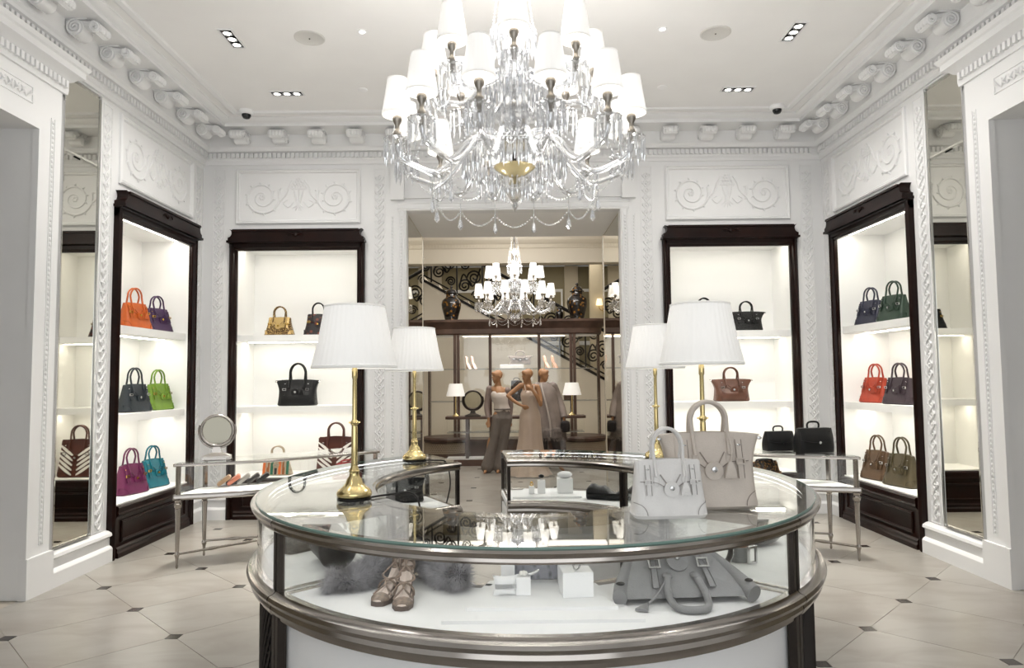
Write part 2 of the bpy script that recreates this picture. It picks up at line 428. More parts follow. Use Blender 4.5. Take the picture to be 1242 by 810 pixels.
def guilloche(h):
    b = MB(); per = .155; n = int(h/per); w = .026
    for ph in (0, PI):
        b.tube([(w*math.sin(2*PI*i/10+ph), -.003-.003*math.cos(2*PI*i/10+ph), i/10*per/1.0) for i in range(int(n*10)+1)], .0068, 5)
    for i in range(n*2):
        z = (i+.5)*per/2; b.ball((0, -.002, z), .012, 6, 4, (1, .6, 1))
        for s in (-1, 1):
            b.tube([(s*.024, -.003, z-.018), (s*.042, -.006, z+.006), (s*.036, -.002, z+.03)], [.003, .008, .002], 4)
    for s in (-1, 1):
        b.box(s*.058-.004, -.006, -.02, s*.058+.004, 0, h+.02)
    for z in (-.02, h+.02): b.box(-.062, -.006, z-.004, .062, 0, z+.004)
    return b.mesh('guilloche_strip', plaster2, 40)
gui_me = guilloche(3.3); gui_h = 3.3
def beadstrip(h, r=.010):
    b = MB(); n = int(h/.034)
    for i in range(n): b.ball((0, -.002, (i+.5)*.034), r, 6, 4, (1, .7, 1.3))
    b.box(-.022, -.005, 0, -.016, 0, h); b.box(.016, -.005, 0, .022, 0, h)
    return b.mesh('bead_strip', plaster2, 40)
bead_me = beadstrip(2.9)
base_prof = [(0, 0), (.055, 0), (.055, .10), (.045, .115), (.03, .125), (.03, .185), (.05, .20), (.045, .22), (.02, .235), (0, .24)]
def baseboard(name, p0, p1, inward):
    b = MB(); n = Vector(inward); rings = []
    for p in (p0, p1): rings.append([(p[0]+n.x*o, p[1]+n.y*o, z) for o, z in base_prof])
    return struct(b.loft(rings).build(name, plaster2, smooth=25))
for s in (-1, 1):
    side = 'left' if s < 0 else 'right'
    w = walls[s]; rot = (0, 0, PI/2 if s < 0 else -PI/2)
    put('panel_moulding', panel_me, w, (s*HW, CABC_S, 3.305), rot)
    put('scroll_relief', scroll_me, w, (s*HW, CABC_S, 3.30), rot, (1.05, 1, 1.05))
    put('guilloche_strip', gui_me, w, (s*HW, 5.405, .27), rot); put('guilloche_strip', gui_me, w, (s*HW, 7.02, .27), rot)
    baseboard('baseboard_'+side, (s*HW, 4.815), (s*HW, CABC_S-CW/2), (-s, 0))
    baseboard('baseboard_'+side+'_corner', (s*HW, CABC_S+CW/2), (s*HW, D), (-s, 0))
    put('panel_moulding', panel_me, wall_back, (s*CABC_F, D, 3.305)); put('scroll_relief', scroll_me, wall_back, (s*CABC_F, D, 3.30), (0, 0, 0), (1.05, 1, 1.05))
    for x in (1.39, 3.06): put('guilloche_strip', gui_me, wall_back, (s*x, D, .27))
    baseboard('baseboard_back_'+side, (s*(CABC_F+CW/2), D), (s*HW, D), (0, -1))
    baseboard('baseboard_back_inner_'+side, (s*1.22, D), (s*(CABC_F-CW/2), D), (0, -1))
    # doorway casing with entablature
    b = MB()
    def bx(x0, x1, y0, y1, z0, z1): a, c = sorted((s*x0, s*x1)); b.box(a, y0, z0, c, y1, z1)
    bx(HW-.03, HW-.0005, 4.564, 4.80, .26, 3.50); bx(HW-.055, HW-.0005, 4.550, 4.815, 0, .26)
    bx(HW-.03, HW-.0005, 1.2, 4.564, 3.104, 3.50); bx(HW-.045, HW-.001, 4.553, 4.60, .26, 3.14); bx(HW-.045, HW-.001, 1.2, 4.553, 3.094, 3.14)
    b2 = MB(); ep = [(.0, 3.44), (.045, 3.44), (.05, 3.47), (.05, 3.53), (.07, 3.54), (.09, 3.56), (.13, 3.575), (.13, 3.62), (.145, 3.63), (.16, 3.655), (0, 3.66)]
    b2.loft([[(s*(HW-o), 1.0, z) for o, z in ep], [(s*(HW-o), 4.80+o*.8, z) for o, z in ep]])
    cas = struct(b.build('trim_3' if s < 0 else 'trim_4', plaster2)); b2.build('entablature', plaster2, cas, smooth=25)
    b3 = MB()
    for k in range(60):
        y = 4.80-k*.045; a, c = sorted((s*(HW-.045), s*(HW-.075))); b3.box(a, y-.026, 3.475, c, y, 3.525)
    stuff(b3.build('dentil_course', plaster2, cas))
    b4 = MB()
    for k in range(14):
        y = 4.44-k*.06
        for d_ in (-1, 1): b4.tube([(s*(HW-.03), y, 3.27), (s*(HW-.04), y-.03*d_, 3.295), (s*(HW-.03), y-.05*d_, 3.33)], [.004, .011, .003], 5)
    a, c = sorted((s*(HW-.036), s*(HW-.03)))
    b4.box(a, 3.4, 3.245, c, 4.50, 3.253); b4.box(a, 3.4, 3.35, c, 4.50, 3.358); b4.box(a, 4.494, 3.245, c, 4.502, 3.358)
    b4.build('leaf_frieze', plaster2, cas, smooth=40)
    put('bead_strip', bead_me, cas, (s*(HW-.03), 4.71, .32), rot)
# opening architrave in the back wall
for s in (-1, 1):
    b = MB(); prof = [(0, 0), (0, .025), (.02, .035), (.03, .022), (.07, .022), (.075, .03), (.085, .03), (.09, 0)]
    b.loft([[(s*(1.11+o), D-p, z) for o, p in prof] for z in (0, 3.14)])
    tr = struct(b.build('trim_5' if s < 0 else 'trim_6', plaster2, smooth=25))
    put('bead_strip', bead_me, tr, (s*1.16, D-.022, .2)); put('bead_strip', bead_me, tr, (s*1.255, D, .2))
b = MB(); b.loft([[(x, D-p, 3.14+o) for o, p in prof] for x in (-1.2, 1.2)]); struct(b.build('trim_7', plaster2, smooth=25))
b = MB()
for x in (-1.2, 1.2): b.box(x-.07, D-.06, 3.25, x+.07, D, 3.62)
b.box(-1.25, D-.03, 3.27, 1.25, D, 3.30); struct(b.build('trim_8', plaster2))

# passage between the rooms, mirrored reveals
YP = 8.5
b = MB(); b.box(-1.2, D+.12, 3.14, 1.2, YP, 3.24); struct(b.build('ceiling_passage', ceilm))
for s in (-1, 1):
    a, c = sorted((s*1.116, s*1.22)); b = MB(); b.box(a, D+.12, 0, c, YP, 3.14); struct(b.build('wall_passage_left' if s < 0 else 'wall_passage_right', beige))
    t = thing('passage_mirror', 'floor-to-ceiling mirror lining the passage'+(' on the zebra-bag cabinet side' if s < 0 else ' on the brown-bag cabinet side'), 'mirror', (s*1.113, (D+YP)/2, .03))
    MB().box(-.0028, -(YP-D)/2+.14, 0, .0028, (YP-D)/2-.01, 3.09).build('mirror_glass', mirror, t)
    MB().box(-.006, (YP-D)/2-.01, 0, .006, (YP-D)/2+.01, 3.09).build('edge_strip', silver, t)

# ================================================================== BUILT-IN CABINETS, WALL MIRRORS, CEILING FITTINGS
SH = (1.865, 1.13, .42)
def display_cabinet(label, loc, rz):
    """local: x along the wall, -y into the room, front plane y=0 at the wall face"""
    t = thing('display_cabinet', label, 'cabinet', loc, rz, 'built-in mahogany display cabinets')
    w, h = CW/2, 2.94; i = CI/2; dp = .47
    prof = [(0, 0), (0, .045), (.018, .06), (.03, .05), (.045, .05), (.055, .03), (.077, .03), (.077, 0)]
    for s in (-1, 1):
        MB().loft([[(s*(w-o), -p, z) for o, p in prof] for z in (0, 2.80)]).build('stile', wood, t, smooth=25)
    hp = [(2.735, 0), (2.735, .03), (2.755, .035), (2.765, .05), (2.80, .05), (2.81, .065), (2.83, .065), (2.84, .075), (2.865, .09), (2.875, .09), (2.925, .095), (2.94, .10), (2.94, 0)]
    MB().loft([[(x, -p, z) for z, p in hp[:6]]+[(x, 0, 2.81)] for x in (-w, w)]).build('head_rail', wood, t, smooth=25)
    # crown with notched (concave) upper corners
    pts = [(-w, 2.81), (w, 2.81), (w, 2.862)]
    pts += [(w+.005+.045*math.cos(a)-.0, 2.907+.045*math.sin(a)) for a in [math.radians(-100-k*16) for k in range(10)]][1:]
    pts += [(w-.045, 2.94)]
    left = [(-x, z) for x, z in pts[2:]][::-1]
    poly = pts[:1] and ([(-w, 2.81), (w, 2.81)]+pts[2:]+left)
    b = MB(); b.loft([[(x, -.09, z) for x, z in poly], [(x, 0, z) for x, z in poly]])
    b.box(-w-.012, -.10, 2.81, w+.012, 0, 2.832); b.box(-w+.05, -.105, 2.925, w-.05, 0, 2.945); b.build('crown', wood, t)
    bo = MB(); bo.ball((0, -.092, 2.885), .028, 8, 5, (1, .5, .8))
    for s in (-1, 1): bo.tube([(s*.02, -.092, 2.885), (s*.06, -.098, 2.895), (s*.09, -.092, 2.88)], [.012, .010, .003], 5)
    bo.build('carved_boss', wood, t, smooth=40)
    # plinth with moulded panel
    b = MB(); pp = [(0, 0), (0, .055), (.035, .055), (.05, .045), (.07, .05), (.085, .035), (.10, .03), (.30, .03), (.325, .04), (.34, .055), (.355, .05), (.395, .055), (.41, .045), (.41, 0)]
    b.loft([[(x, -p, z) for z, p in pp] for x in (-i, i)]).build('plinth', wood, t, smooth=25)
    frame_mb(2*i-.14, .17, [(0, 0), (0, .012), (.01, .016), (.02, .004), (.02, 0)]).build('plinth_panel', wood, t, loc=(0, -.029, .20))
    # white lining
    b = MB(); b.box(-i-.02, dp, .40, i+.02, dp+.02, 2.80); b.build('back_panel', cabwhite, t)
    for s in (-1, 1):
        a, c = sorted((s*i, s*(i+.02))); MB().box(a, 0, .40, c, dp, 2.80).build('side_panel', cabwhite, t)
    MB().box(-i, 0, 2.78, i, dp, 2.80).build('top_panel', cabwhite, t)
    MB().box(-i, -.02, .395, i, dp, .42).build('bottom_panel', cabwhite, t)
    for z in SH[:2]:
        so = MB().box(-i, .02, z-.065, i, dp, z).build('shelf', cabwhite, t)
        MB().box(-i+.04, .20, z-.070, i-.04, .25, z-.065).build('light_strip', strip, so)
    MB().box(-i+.05, .06, 2.772, i-.05, .11, 2.78).build('light_strip', strip, t)
    return t
display_cabinet('tall mahogany-framed lit cabinet holding the orange and teal bags, next to the wall mirror', (-HW, CABC_S, 0), PI/2)
display_cabinet('tall mahogany-framed lit cabinet holding the gold and zebra-striped bags, beside the passage', (-CABC_F, D, 0), 0)
display_cabinet('tall mahogany-framed lit cabinet holding the brown slouchy bag, beside the passage', (CABC_F, D, 0), 0)
display_cabinet('tall mahogany-framed lit cabinet holding the red-orange and olive bags, next to the wall mirror', (HW, CABC_S, 0), -PI/2)

for s in (-1, 1):
    t = thing('wall_mirror', 'tall narrow wall mirror with slanted glass edge between doorway and '+('orange-bag cabinet' if s < 0 else 'red-bag cabinet'), 'mirror', (s*(HW-.002), 5.06, 0), PI/2 if s < 0 else -PI/2, 'tall wall mirrors')
    hw = .21
    for z0, z1 in ((.262, 3.05), (3.054, 3.60)):
        b = MB(); r0 = [(x, 0, z) for x, z in ((-hw, z0), (hw, z0), (hw, z1), (-hw, z1))]; e = .016
        r1 = [(x, -.010, z) for x, z in ((-hw, z0), (hw, z0), (hw, z1), (-hw, z1))]; r2 = [(x, -.014, z) for x, z in ((-hw+e, z0+e), (hw-e, z0+e), (hw-e, z1-e), (-hw+e, z1-e))]
        b.loft([r0, r1, r2]).build('mirror_pane', mirror, t)
    frame_mb(.445, 3.36, [(0, 0), (0, .022), (.010, .022), (.0125, 0)]).build('frame', silver, t, loc=(0, 0, 1.931))

def fixture_light(loc, rz, label):
    t = thing('recessed_light', label, 'ceiling light', (loc[0], loc[1], HC), rz, 'recessed multi-lamp ceiling lights')
    frame_mb(.30, .11, [(0, 0), (0, .008), (.012, .008), (.012, 0)]).xf(Matrix.Rotation(-PI/2, 4, 'X')).xf(Matrix.Rotation(PI, 4, 'X')).build('trim_ring', plaster2, t)
    b = MB().box(-.138, -.043, -.003, .138, .043, -.0005); b.build('recess_plate', black_gl, t)
    for k in (-.09, 0, .09):
        b = MB(); b.lathe([(.036, -.004), (.040, -.010), (.034, -.012), (.030, -.008)], 16, (k, 0, 0)); l = b.build('lamp_ring', silver, t, smooth=40)
        MB().lathe([(.029, -.006), (.027, -.009), (.001, -.010)], 16, (k, 0, 0)).build('lamp_face', spotm, l)
    return t
spotm = mat('lamp_face', (255, 252, 246), .4, emit=6)
fl_spec = [(-2.14, 5.14, PI/2), (-2.05, 6.16, 0), (2.13, 5.11, PI/2), (2.05, 6.16, 0)]
for x, y, r in fl_spec:
    near = 'orange-bag cabinet and mirror' if x < 0 and r else 'gold-bag cabinet' if x < 0 else 'red-bag cabinet and mirror' if r else 'brown-bag cabinet'
    fixture_light((x, y), r, 'rectangular recessed ceiling light with three lamps above the '+near)
for x, y in ((-2.1, 5.14), (2.1, 5.11), (-2.05, 6.1), (2.05, 6.1)):
    area('recessed_beam', (x, y, HC-.03), (0, 0, 0), .30, .12, (19 if y < 5.5 else 8)*LIGHT_K, (1, .97, .92)).data.spread = math.radians(150)
for x, y in ((-2.12, 5.14), (2.12, 5.11), (-2.05, 6.16), (2.05, 6.16)):
    area('recessed_spot', (x, y, HC-.03), (0, 0, 0), .10, .10, 11*LIGHT_K, (1, .96, .88)).data.spread = math.radians(62)
for x in (-2.1, 2.1):       # the same fittings go on over the camera
    for y in (.6, 2.6): area('recessed_beam', (x, y, HC-.03), (0, 0, 0), .30, .12, 4*LIGHT_K, (1, .98, .95)).data.spread = math.radians(110)
for x, y, w in ((-1.55, 5.14, 'gold-bag'), (1.54, 5.12, 'brown-bag')):
    t = thing('ceiling_speaker', 'flat round white ceiling speaker grille in front of the '+w+' cabinet', 'speaker', (x, y, HC), 0, 'round ceiling speakers')
    MB().lathe([(.115, 0), (.115, -.006), (.105, -.009), (.10, -.006), (.001, -.007)], 40).build('grille', mat('speaker_grille', (214, 212, 208), .6, bump=.4, bscale=400), t, smooth=40)
    MB().ball((0, 0, -.008), .006).build('badge', bronze_d, t)
for x, y, w in ((-2.57, 6.56, 'beside the orange-bag cabinet corner'), (2.56, 6.56, 'beside the red-bag cabinet corner')):
    t = thing('dome_camera', 'small white ceiling camera with dark dome '+w, 'camera', (x, y, HC), 0, 'ceiling dome cameras')
    MB().lathe([(.068, 0), (.07, -.02), (.06, -.035), (.045, -.04)], 24).build('housing', whitelac, t, smooth=40)
    MB().lathe([(.043, -.038), (.042, -.055), (.03, -.075), (.001, -.085)], 20).build('dome', black_gl, t, smooth=40)
for x, y, w in ((-1.13, 5.05, 'gold-bag'), (1.12, 5.05, 'brown-bag')):
    t = thing('downlight', 'small round recessed downlight between the chandelier and the '+w+' cabinet side speaker', 'ceiling light', (x, y, HC), 0, 'round recessed downlights')
    MB().lathe([(.035, 0), (.035, -.006), (.026, -.009), (.022, -.004)], 20).build('trim_ring', whitelac, t, smooth=40)
    MB().lathe([(.022, -.004), (.001, -.006)], 16).build('lamp_face', spotm, t)
for x, y, w in ((-1.35, 6.1, 'gold-bag'), (1.35, 6.1, 'brown-bag')):
    t = tag(MB().lathe([(.045, 0), (.045, -.004), (.04, -.007), (.001, -.008)], 24, (0, 0, 0)).build('sprinkler_cover', whitelac, smooth=40, loc=(x, y, HC)), 'flat round white sprinkler cover plate on the ceiling before the '+w+' cabinet', 'sprinkler', 'sprinkler covers')

# ================================================================== HANDBAGS
def sup(a, n): c, s_ = math.cos(a), math.sin(a); return math.copysign(abs(c)**(2/n), c), math.copysign(abs(s_)**(2/n), s_)
def handbag(label, loc, rz, w, h, t_, m, hw=None, hh=.36, wing=0., hm=None, belt=True, group='handbags on the cabinet shelves', slouch=0, front_m=None, name='handbag', onehandle=False, cloch=True, taper=.26, belt_m=None):
    """structured top-handle bag; local front faces -y, base at z=0"""
    hw = hw or silver; hm = hm or m
    t = thing(name, label, 'handbag', loc, rz, group)
    NE = 5
    def dims(z):
        a = z/h; ww = w*(1-taper*math.sin(min(1, a)*PI/2)); 
        if wing: ww = w*(1-.05*math.sin(a*PI))+w*wing*max(0, (a-.55)/.45)**1.5
        return ww, t_*(1-.78*a**1.3)
    def front(x, z):
        ww, tt = dims(z); r = min(.999, abs(2*x/ww)); bul = slouch*.5*t_*math.exp(-((z/h-.32)/.25)**2)*math.cos(min(1, r)*PI/2)
        return -tt/2*(1-r**NE)**(1/NE)-bul
    b = MB(); rings = []
    for j in range(15):
        z = h*j/14; ww, tt = dims(z); ring = []
        for k in range(32):
            cx, cy = sup(2*PI*k/32+.001, NE); x = cx*ww/2; y = cy*tt/2
            if y < 0: y = min(y, front(x, z)) if slouch else y
            zz = z-(.0 if not wing else .0)
            if j == 14: zz = h-.045*h*abs(cx)**2
            ring.append((x, y, zz))
        rings.append(ring)
    lo = [(x*.94, y*.88, 0) for x, y, z in rings[0]]; rings = [lo]+[[(x, y, .012) for x, y, z in rings[0]]]+rings[1:]
    b.loft(rings).build('body', m, t, smooth=50)
    fm = front_m or m
    # flap over the top, down the front, tongue in the middle
    def flap(u, v):
        x = (u-.5)*w*(.80 if wing else .92*(1-taper)); edge = .62*h-.14*h*math.exp(-((u-.5)/.16)**2)
        z = h*.985+(edge-h*.985)*v; return (x, front(x, z)-.004, z), (0, -1, .25)
    fo = MB().grid(flap, 16, 6, .005).build('flap', fm, t, smooth=40)
    dk = seam_mat(fm)
    MB().tube([tuple(Vector(flap(i/24, 1)[0])+Vector((0, -.002, 0))) for i in range(25)], .0018, 5).build('flap_seam', dk, fo)
    for s in (-1, 1):
        MB().tube([(s*w*(.135-.10*k/6), front(s*w*(.135-.10*k/6), h*(.74-.20*k/6))-.008, h*(.74-.20*k/6)) for k in range(7)], .0022, 5).build('lock_seam', dk, fo)
    # lock plate + turn key
    zc = .50*h; yc = front(0, zc)-.010
    lk = MB().lathe([(.001, -.004), (.10*w, -.004), (.10*w, .004), (.001, .004)], 24, (0, yc, zc), axis='y').build('lock_plate', fm, t, smooth=40)
    MB().lathe([(.001, -.012), (.03*w, -.011), (.032*w, -.003), (.001, -.003)], 16, (0, yc, zc+.02*h), axis='y').build('turn_lock', hw, lk, smooth=40)
    for s in (-1, 1):
        def st(u, v, s=s):
            x = s*w*.30+(u-.5)*w*.065; z = h*.90-v*h*.50; return (x, front(x, z)-.010, z), (0, -1, .2)
        so = MB().grid(st, 2, 8, .004).build('belt_strap', fm, t, smooth=40)
        for e_ in (0, 1): MB().tube([tuple(Vector(st(e_, i/8)[0])+Vector((0, -.001, 0))) for i in range(9)], .0013, 4).build('strap_seam', dk, so)
        if belt:
            zb = .62*h; x = s*w*.30; yb = front(x, zb)-.016
            frame_mb(w*.10, h*.085, [(0, -.003), (0, .004), (.012*w, .004), (.012*w, -.003)]).build('buckle', belt_m or hw, so, loc=(x, yb, zb))
            x = s*w*.30; MB().ball((x, front(x, .83*h)-.012, .83*h), .016*w, 8, 5, (1.4, .6, .6)).build('stud', hw, so)
        if wing:
            MB().ball((s*w*(.5+wing*.36), -.022, h*.91), .022*w, 8, 5, (1.3, .5, .8)).build('wing_stud', hw, t)
        def cp(u, v, s=s):
            a = u*PI/2; r = (.15*w)*v; x = s*(w*.485-r*math.cos(a)); z = .014+r*math.sin(a); return (x, front(x, z)-.003, z), (0, -1, 0)
        po = MB().grid(cp, 8, 3, .003).build('corner_patch', fm, t, smooth=40)
        MB().tube([tuple(Vector(cp(i/8, 1)[0])+Vector((0, -.001, 0))) for i in range(9)], .0015, 5).build('patch_seam', dk, po)
    # rolled handles
    ax = .19*w; rr = .023*w
    for sy in ((-1, 1) if not onehandle else (-1,)):
        pts = []
        y0 = (front(ax, .70*h)-.012) if sy < 0 else -(front(ax, .70*h)-.012); yt = sy*.004*(w/.3)
        H = h+hh*h
        pts += [(-ax, y0, .70*h), (-ax*1.02, (y0*.55+yt*.45), .92*h)]
        pts += [(-ax*1.05*math.cos(a), yt-sy*0.0+(.010 if sy > 0 else -.010)*(w/.3), H-hh*h*.62+hh*h*.62*math.sin(a)) for a in [math.radians(x) for x in range(0, 181, 15)]]
        pts += [(ax*1.02, (y0*.55+yt*.45), .92*h), (ax, y0, .70*h)]
        ho = MB().tube(smoothpath(pts, 3), rr, 8).build('handle', hm, t, smooth=60)
        for s in (-1, 1):
            MB().ball((s*ax, y0+(.002 if sy < 0 else -.002), .64*h), .055*w, 10, 6, (.75, .18, 1.5)).build('handle_tab', fm, ho, smooth=60)
    if cloch:
        c0 = (ax, front(ax, .62*h)-.018, .60*h)
        co = MB().tube([(ax, front(ax, .9*h)-.012, .98*h), (ax+.01*w, c0[1]-.004, .80*h), c0], .008*w, 6).build('key_cord', hm, t, smooth=60)
        x, y, z = c0[0]-.02*w, front(ax, .45*h)-.020, .46*h
        MB().loft([[(x-.065*w, y-.006, z-.05*h), (x+.065*w, y-.006, z-.05*h), (x+.065*w, y+.004, z-.05*h), (x-.065*w, y+.004, z-.05*h)],
                   [(x-.05*w, y-.008, z+.06*h), (x+.05*w, y-.008, z+.06*h), (x+.05*w, y+.006, z+.06*h), (x-.05*w, y+.006, z+.06*h)],
                   [(x-.02*w, y-.004, z+.16*h), (x+.02*w, y-.004, z+.16*h), (x+.02*w, y+.004, z+.16*h), (x-.02*w, y+.004, z+.16*h)]]).build('key_clochette', fm, co)
    return t
def seam_mat(m):
    k = m.name+'_seam'
    if k not in MATS:
        c = m.node_tree.nodes['Principled BSDF'].inputs['Base Color'].default_value; n = bpy.data.materials.new(k); n.use_nodes = True
        bs = n.node_tree.nodes['Principled BSDF']; bs.inputs['Base Color'].default_value = (c[0]*.45, c[1]*.43, c[2]*.42, 1); bs.inputs['Roughness'].default_value = .6; MATS[k] = n
    return MATS[k]
def leather(name, rgb, rough=.38, noise=.18, bump=.25): return mat('leather_'+name, rgb, rough, noise=noise, nscale=14, bump=bump, bscale=180)
LX = HW+.17
aL, aR = math.radians(76), math.radians(-76)
handbag('bright orange leather handbag with gold hardware on the top shelf', (-LX, 6.17, SH[0]), aL, .33, .235, .16, leather('orange', (202, 96, 30)), gold, .55)
handbag('deep purple leather handbag with gold hardware on the top shelf, next to the orange one', (-LX, 6.56, SH[0]), aL, .33, .225, .16, leather('violet', (66, 36, 78)), gold, .5)
handbag('dark slate blue handbag next to the lime green one', (-LX, 6.20, SH[1]), aL, .33, .25, .16, leather('slate', (40, 48, 54)), silver, .55)
handbag('lime green crocodile-look handbag on the middle shelf', (-LX, 6.61, SH[1]), aL, .33, .25, .16, leather('lime', (116, 150, 50), .25), gold, .5)
handbag('plum magenta handbag with gold clasp next to the teal one', (-LX, 6.17, SH[2]), aL, .33, .26, .17, leather('plum', (104, 30, 76), .3), gold, .5)
handbag('glossy teal crocodile-look handbag on the cabinet bottom', (-LX, 6.54, SH[2]), aL, .33, .26, .17, leather('teal', (28, 112, 128), .22), gold, .45)
handbag('midnight navy leather handbag on the top shelf beside the dark green one', (LX, 6.57, SH[0]), aR, .34, .235, .16, leather('navy', (44, 46, 66)), silver, .5)
handbag('dark bottle-green leather handbag on the top shelf', (LX, 6.17, SH[0]), aR, .34, .24, .16, leather('bottle', (40, 62, 48)), silver, .5)
handbag('red-orange leather handbag on the middle shelf', (LX, 6.54, SH[1]), aR, .34, .24, .16, leather('vermilion', (182, 64, 36)), silver, .5)
handbag('dark aubergine leather handbag beside the red-orange one', (LX, 6.13, SH[1]), aR, .34, .24, .16, leather('aubergine', (62, 48, 56)), silver, .5)
handbag('brown leather handbag on the cabinet bottom beside the olive one', (LX-.02, 6.52, SH[2]), aR, .35, .27, .18, leather('tobacco', (92, 68, 44)), silver, .5)
handbag('olive khaki leather handbag on the cabinet bottom', (LX-.02, 6.12, SH[2]), aR, .35, .28, .18, leather('khaki', (80, 70, 46)), silver, .5)
goldseq = voronoi_mat('gold_sequins', (206, 176, 108), (84, 58, 28), 90, .3, .35, .35)
embro = voronoi_mat('embroidered', (120, 52, 36), (28, 22, 22), 22, .5, 0, .35)
zebra = mat('zebra_brown', (84, 40, 26), .35, noise=.15)
YS = D+.20
handbag('gold sequinned handbag with flap, on the top shelf', (-2.482, YS, SH[0]), 0, .31, .20, .15, goldseq, gold, .55, front_m=mat('gold_leather', (206, 176, 116), .3, .4))
handbag('black handbag with red and brown embroidery and gold lock, on the top shelf', (-2.075, YS, SH[0]), .12, .30, .23, .14, embro, gold, .5, front_m=embro, hm=blackm)
handbag('large black slouchy handbag with tall handles on the middle shelf', (-2.285, YS, SH[1]), 0, .40, .275, .19, blackm, silver, .6, wing=.18, slouch=.35)
zb = handbag('dark brown handbag with white zebra stripes and silver lock', (-1.873, YS-.03, SH[2]), 0, .40, .39, .18, zebra, silver, .35, cloch=False, taper=.10)
zw = mat('ivory_hide', (236, 232, 224), .5)
for s in (-1, 1):      # zebra stripes inlaid on the front
    for k in range(5):
        z0 = .03+.048*k
        def stp(u, v, s=s, z0=z0, k=k):
            x = s*(.025+u*.155); z = z0+.02*k*0+(u*.11)+(v-.5)*(.030*math.sin(PI*(.12+.8*u))+.003); ww = .40*(1-.1*math.sin(min(1, z/.39)*PI/2)); tt = .18*(1-.78*(z/.39)**1.3); r = min(.99, abs(2*x/ww))
            return (x, -tt/2*(1-r**5)**.2-.013, z), (0, -1, .2)
        MB().grid(stp, 10, 2, .004).build('zebra_stripe', zw, zb)
stripe_cols = [(214, 110, 52), (150, 92, 52), (34, 104, 80), (44, 40, 40)]
sb = handbag('small handbag with orange, tan and green vertical stripes behind the glass table', (-2.47, YS-.06, SH[2]), 0, .31, .21, .13, leather('sand', (186, 170, 146)), silver, .4, belt=False, cloch=False)
for k in range(7):
    c = stripe_cols[k % 4]
    def sp_(u, v, k=k):
        x = -.135+.04*k+u*.026; z = .012+v*.15; tt = .13*(1-.78*(z/.21)**1.3); return (x, -tt/2-.007, z), (0, -1, 0)
    MB().grid(sp_, 2, 6, .003).build('colour_stripe', mat('stripe_%d_%d' % (c[0], c[1]), c, .4), sb)
handbag('black handbag with curved handle hidden behind the front lamp shade', (2.017, YS, SH[0]), 0, .34, .22, .16, blackm, gold, .62)
handbag('black crocodile-look handbag with spread wings on the top shelf', (2.462, YS, SH[0]), 0, .32, .21, .17, mat('croc_black', (12, 12, 12), .22, bump=.7, bscale=70, spec=.35), silver, .5, wing=.30)
handbag('chocolate brown slouchy handbag with open top on the middle shelf', (2.279, YS, SH[1]), 0, .36, .235, .18, leather('chocolate', (98, 60, 42)), silver, .5, wing=.28, slouch=.55)

# ================================================================== OVAL ISLAND OF CURVED SHOWCASES
EO = (.055, 3.46, 1.27, 1.385); EI = (.03, 3.47, .74, .87)
def ep(e, t, off=0):
    t = math.radians(t); c, s_ = math.cos(t), math.sin(t); n = Vector((c/e[2], s_/e[3], 0)).normalized()
    return (e[0]+e[2]*c+n.x*off, e[1]+e[3]*s_+n.y*off)
def sweep(e, prof, t0, t1, n=None):
    n = n or max(6, int(abs(t1-t0)/3)); b = MB()
    return b.loft([[(*ep(e, t0+(t1-t0)*k/n, o), z) for o, z in prof] for k in range(n+1)])
def ringsolid(t0, t1, z0, z1, oo, oi):
    n = max(6, int(abs(t1-t0)/3)); b = MB(); rings = []
    for k in range(n+1):
        t = t0+(t1-t0)*k/n; a = ep(EO, t, oo); c = ep(EI, t, oi); rings.append([(*c, z0), (*a, z0), (*a, z1), (*c, z1)])
    return b.loft(rings)
DK, TP = .63, .90
toprail = [(-.03, .848), (-.004, .848), (.002, .856), (.0, .866), (.012, .872), (.016, .884), (.010, .892), (-.004, .893), (-.052, .893), (-.052, .8865), (-.03, .8865)]
lowrail = [(-.03, .545), (-.006, .545), (-.004, .56), (.010, .566), (.016, .58), (.012, .594), (.022, .60), (.028, .613), (.022, .625), (.004, .632), (-.004, .64), (-.03, .64)]
case_strip = mat('case_light', (250, 250, 252), .5, emit=9)
def inv(p): return [(-o, z) for o, z in p]
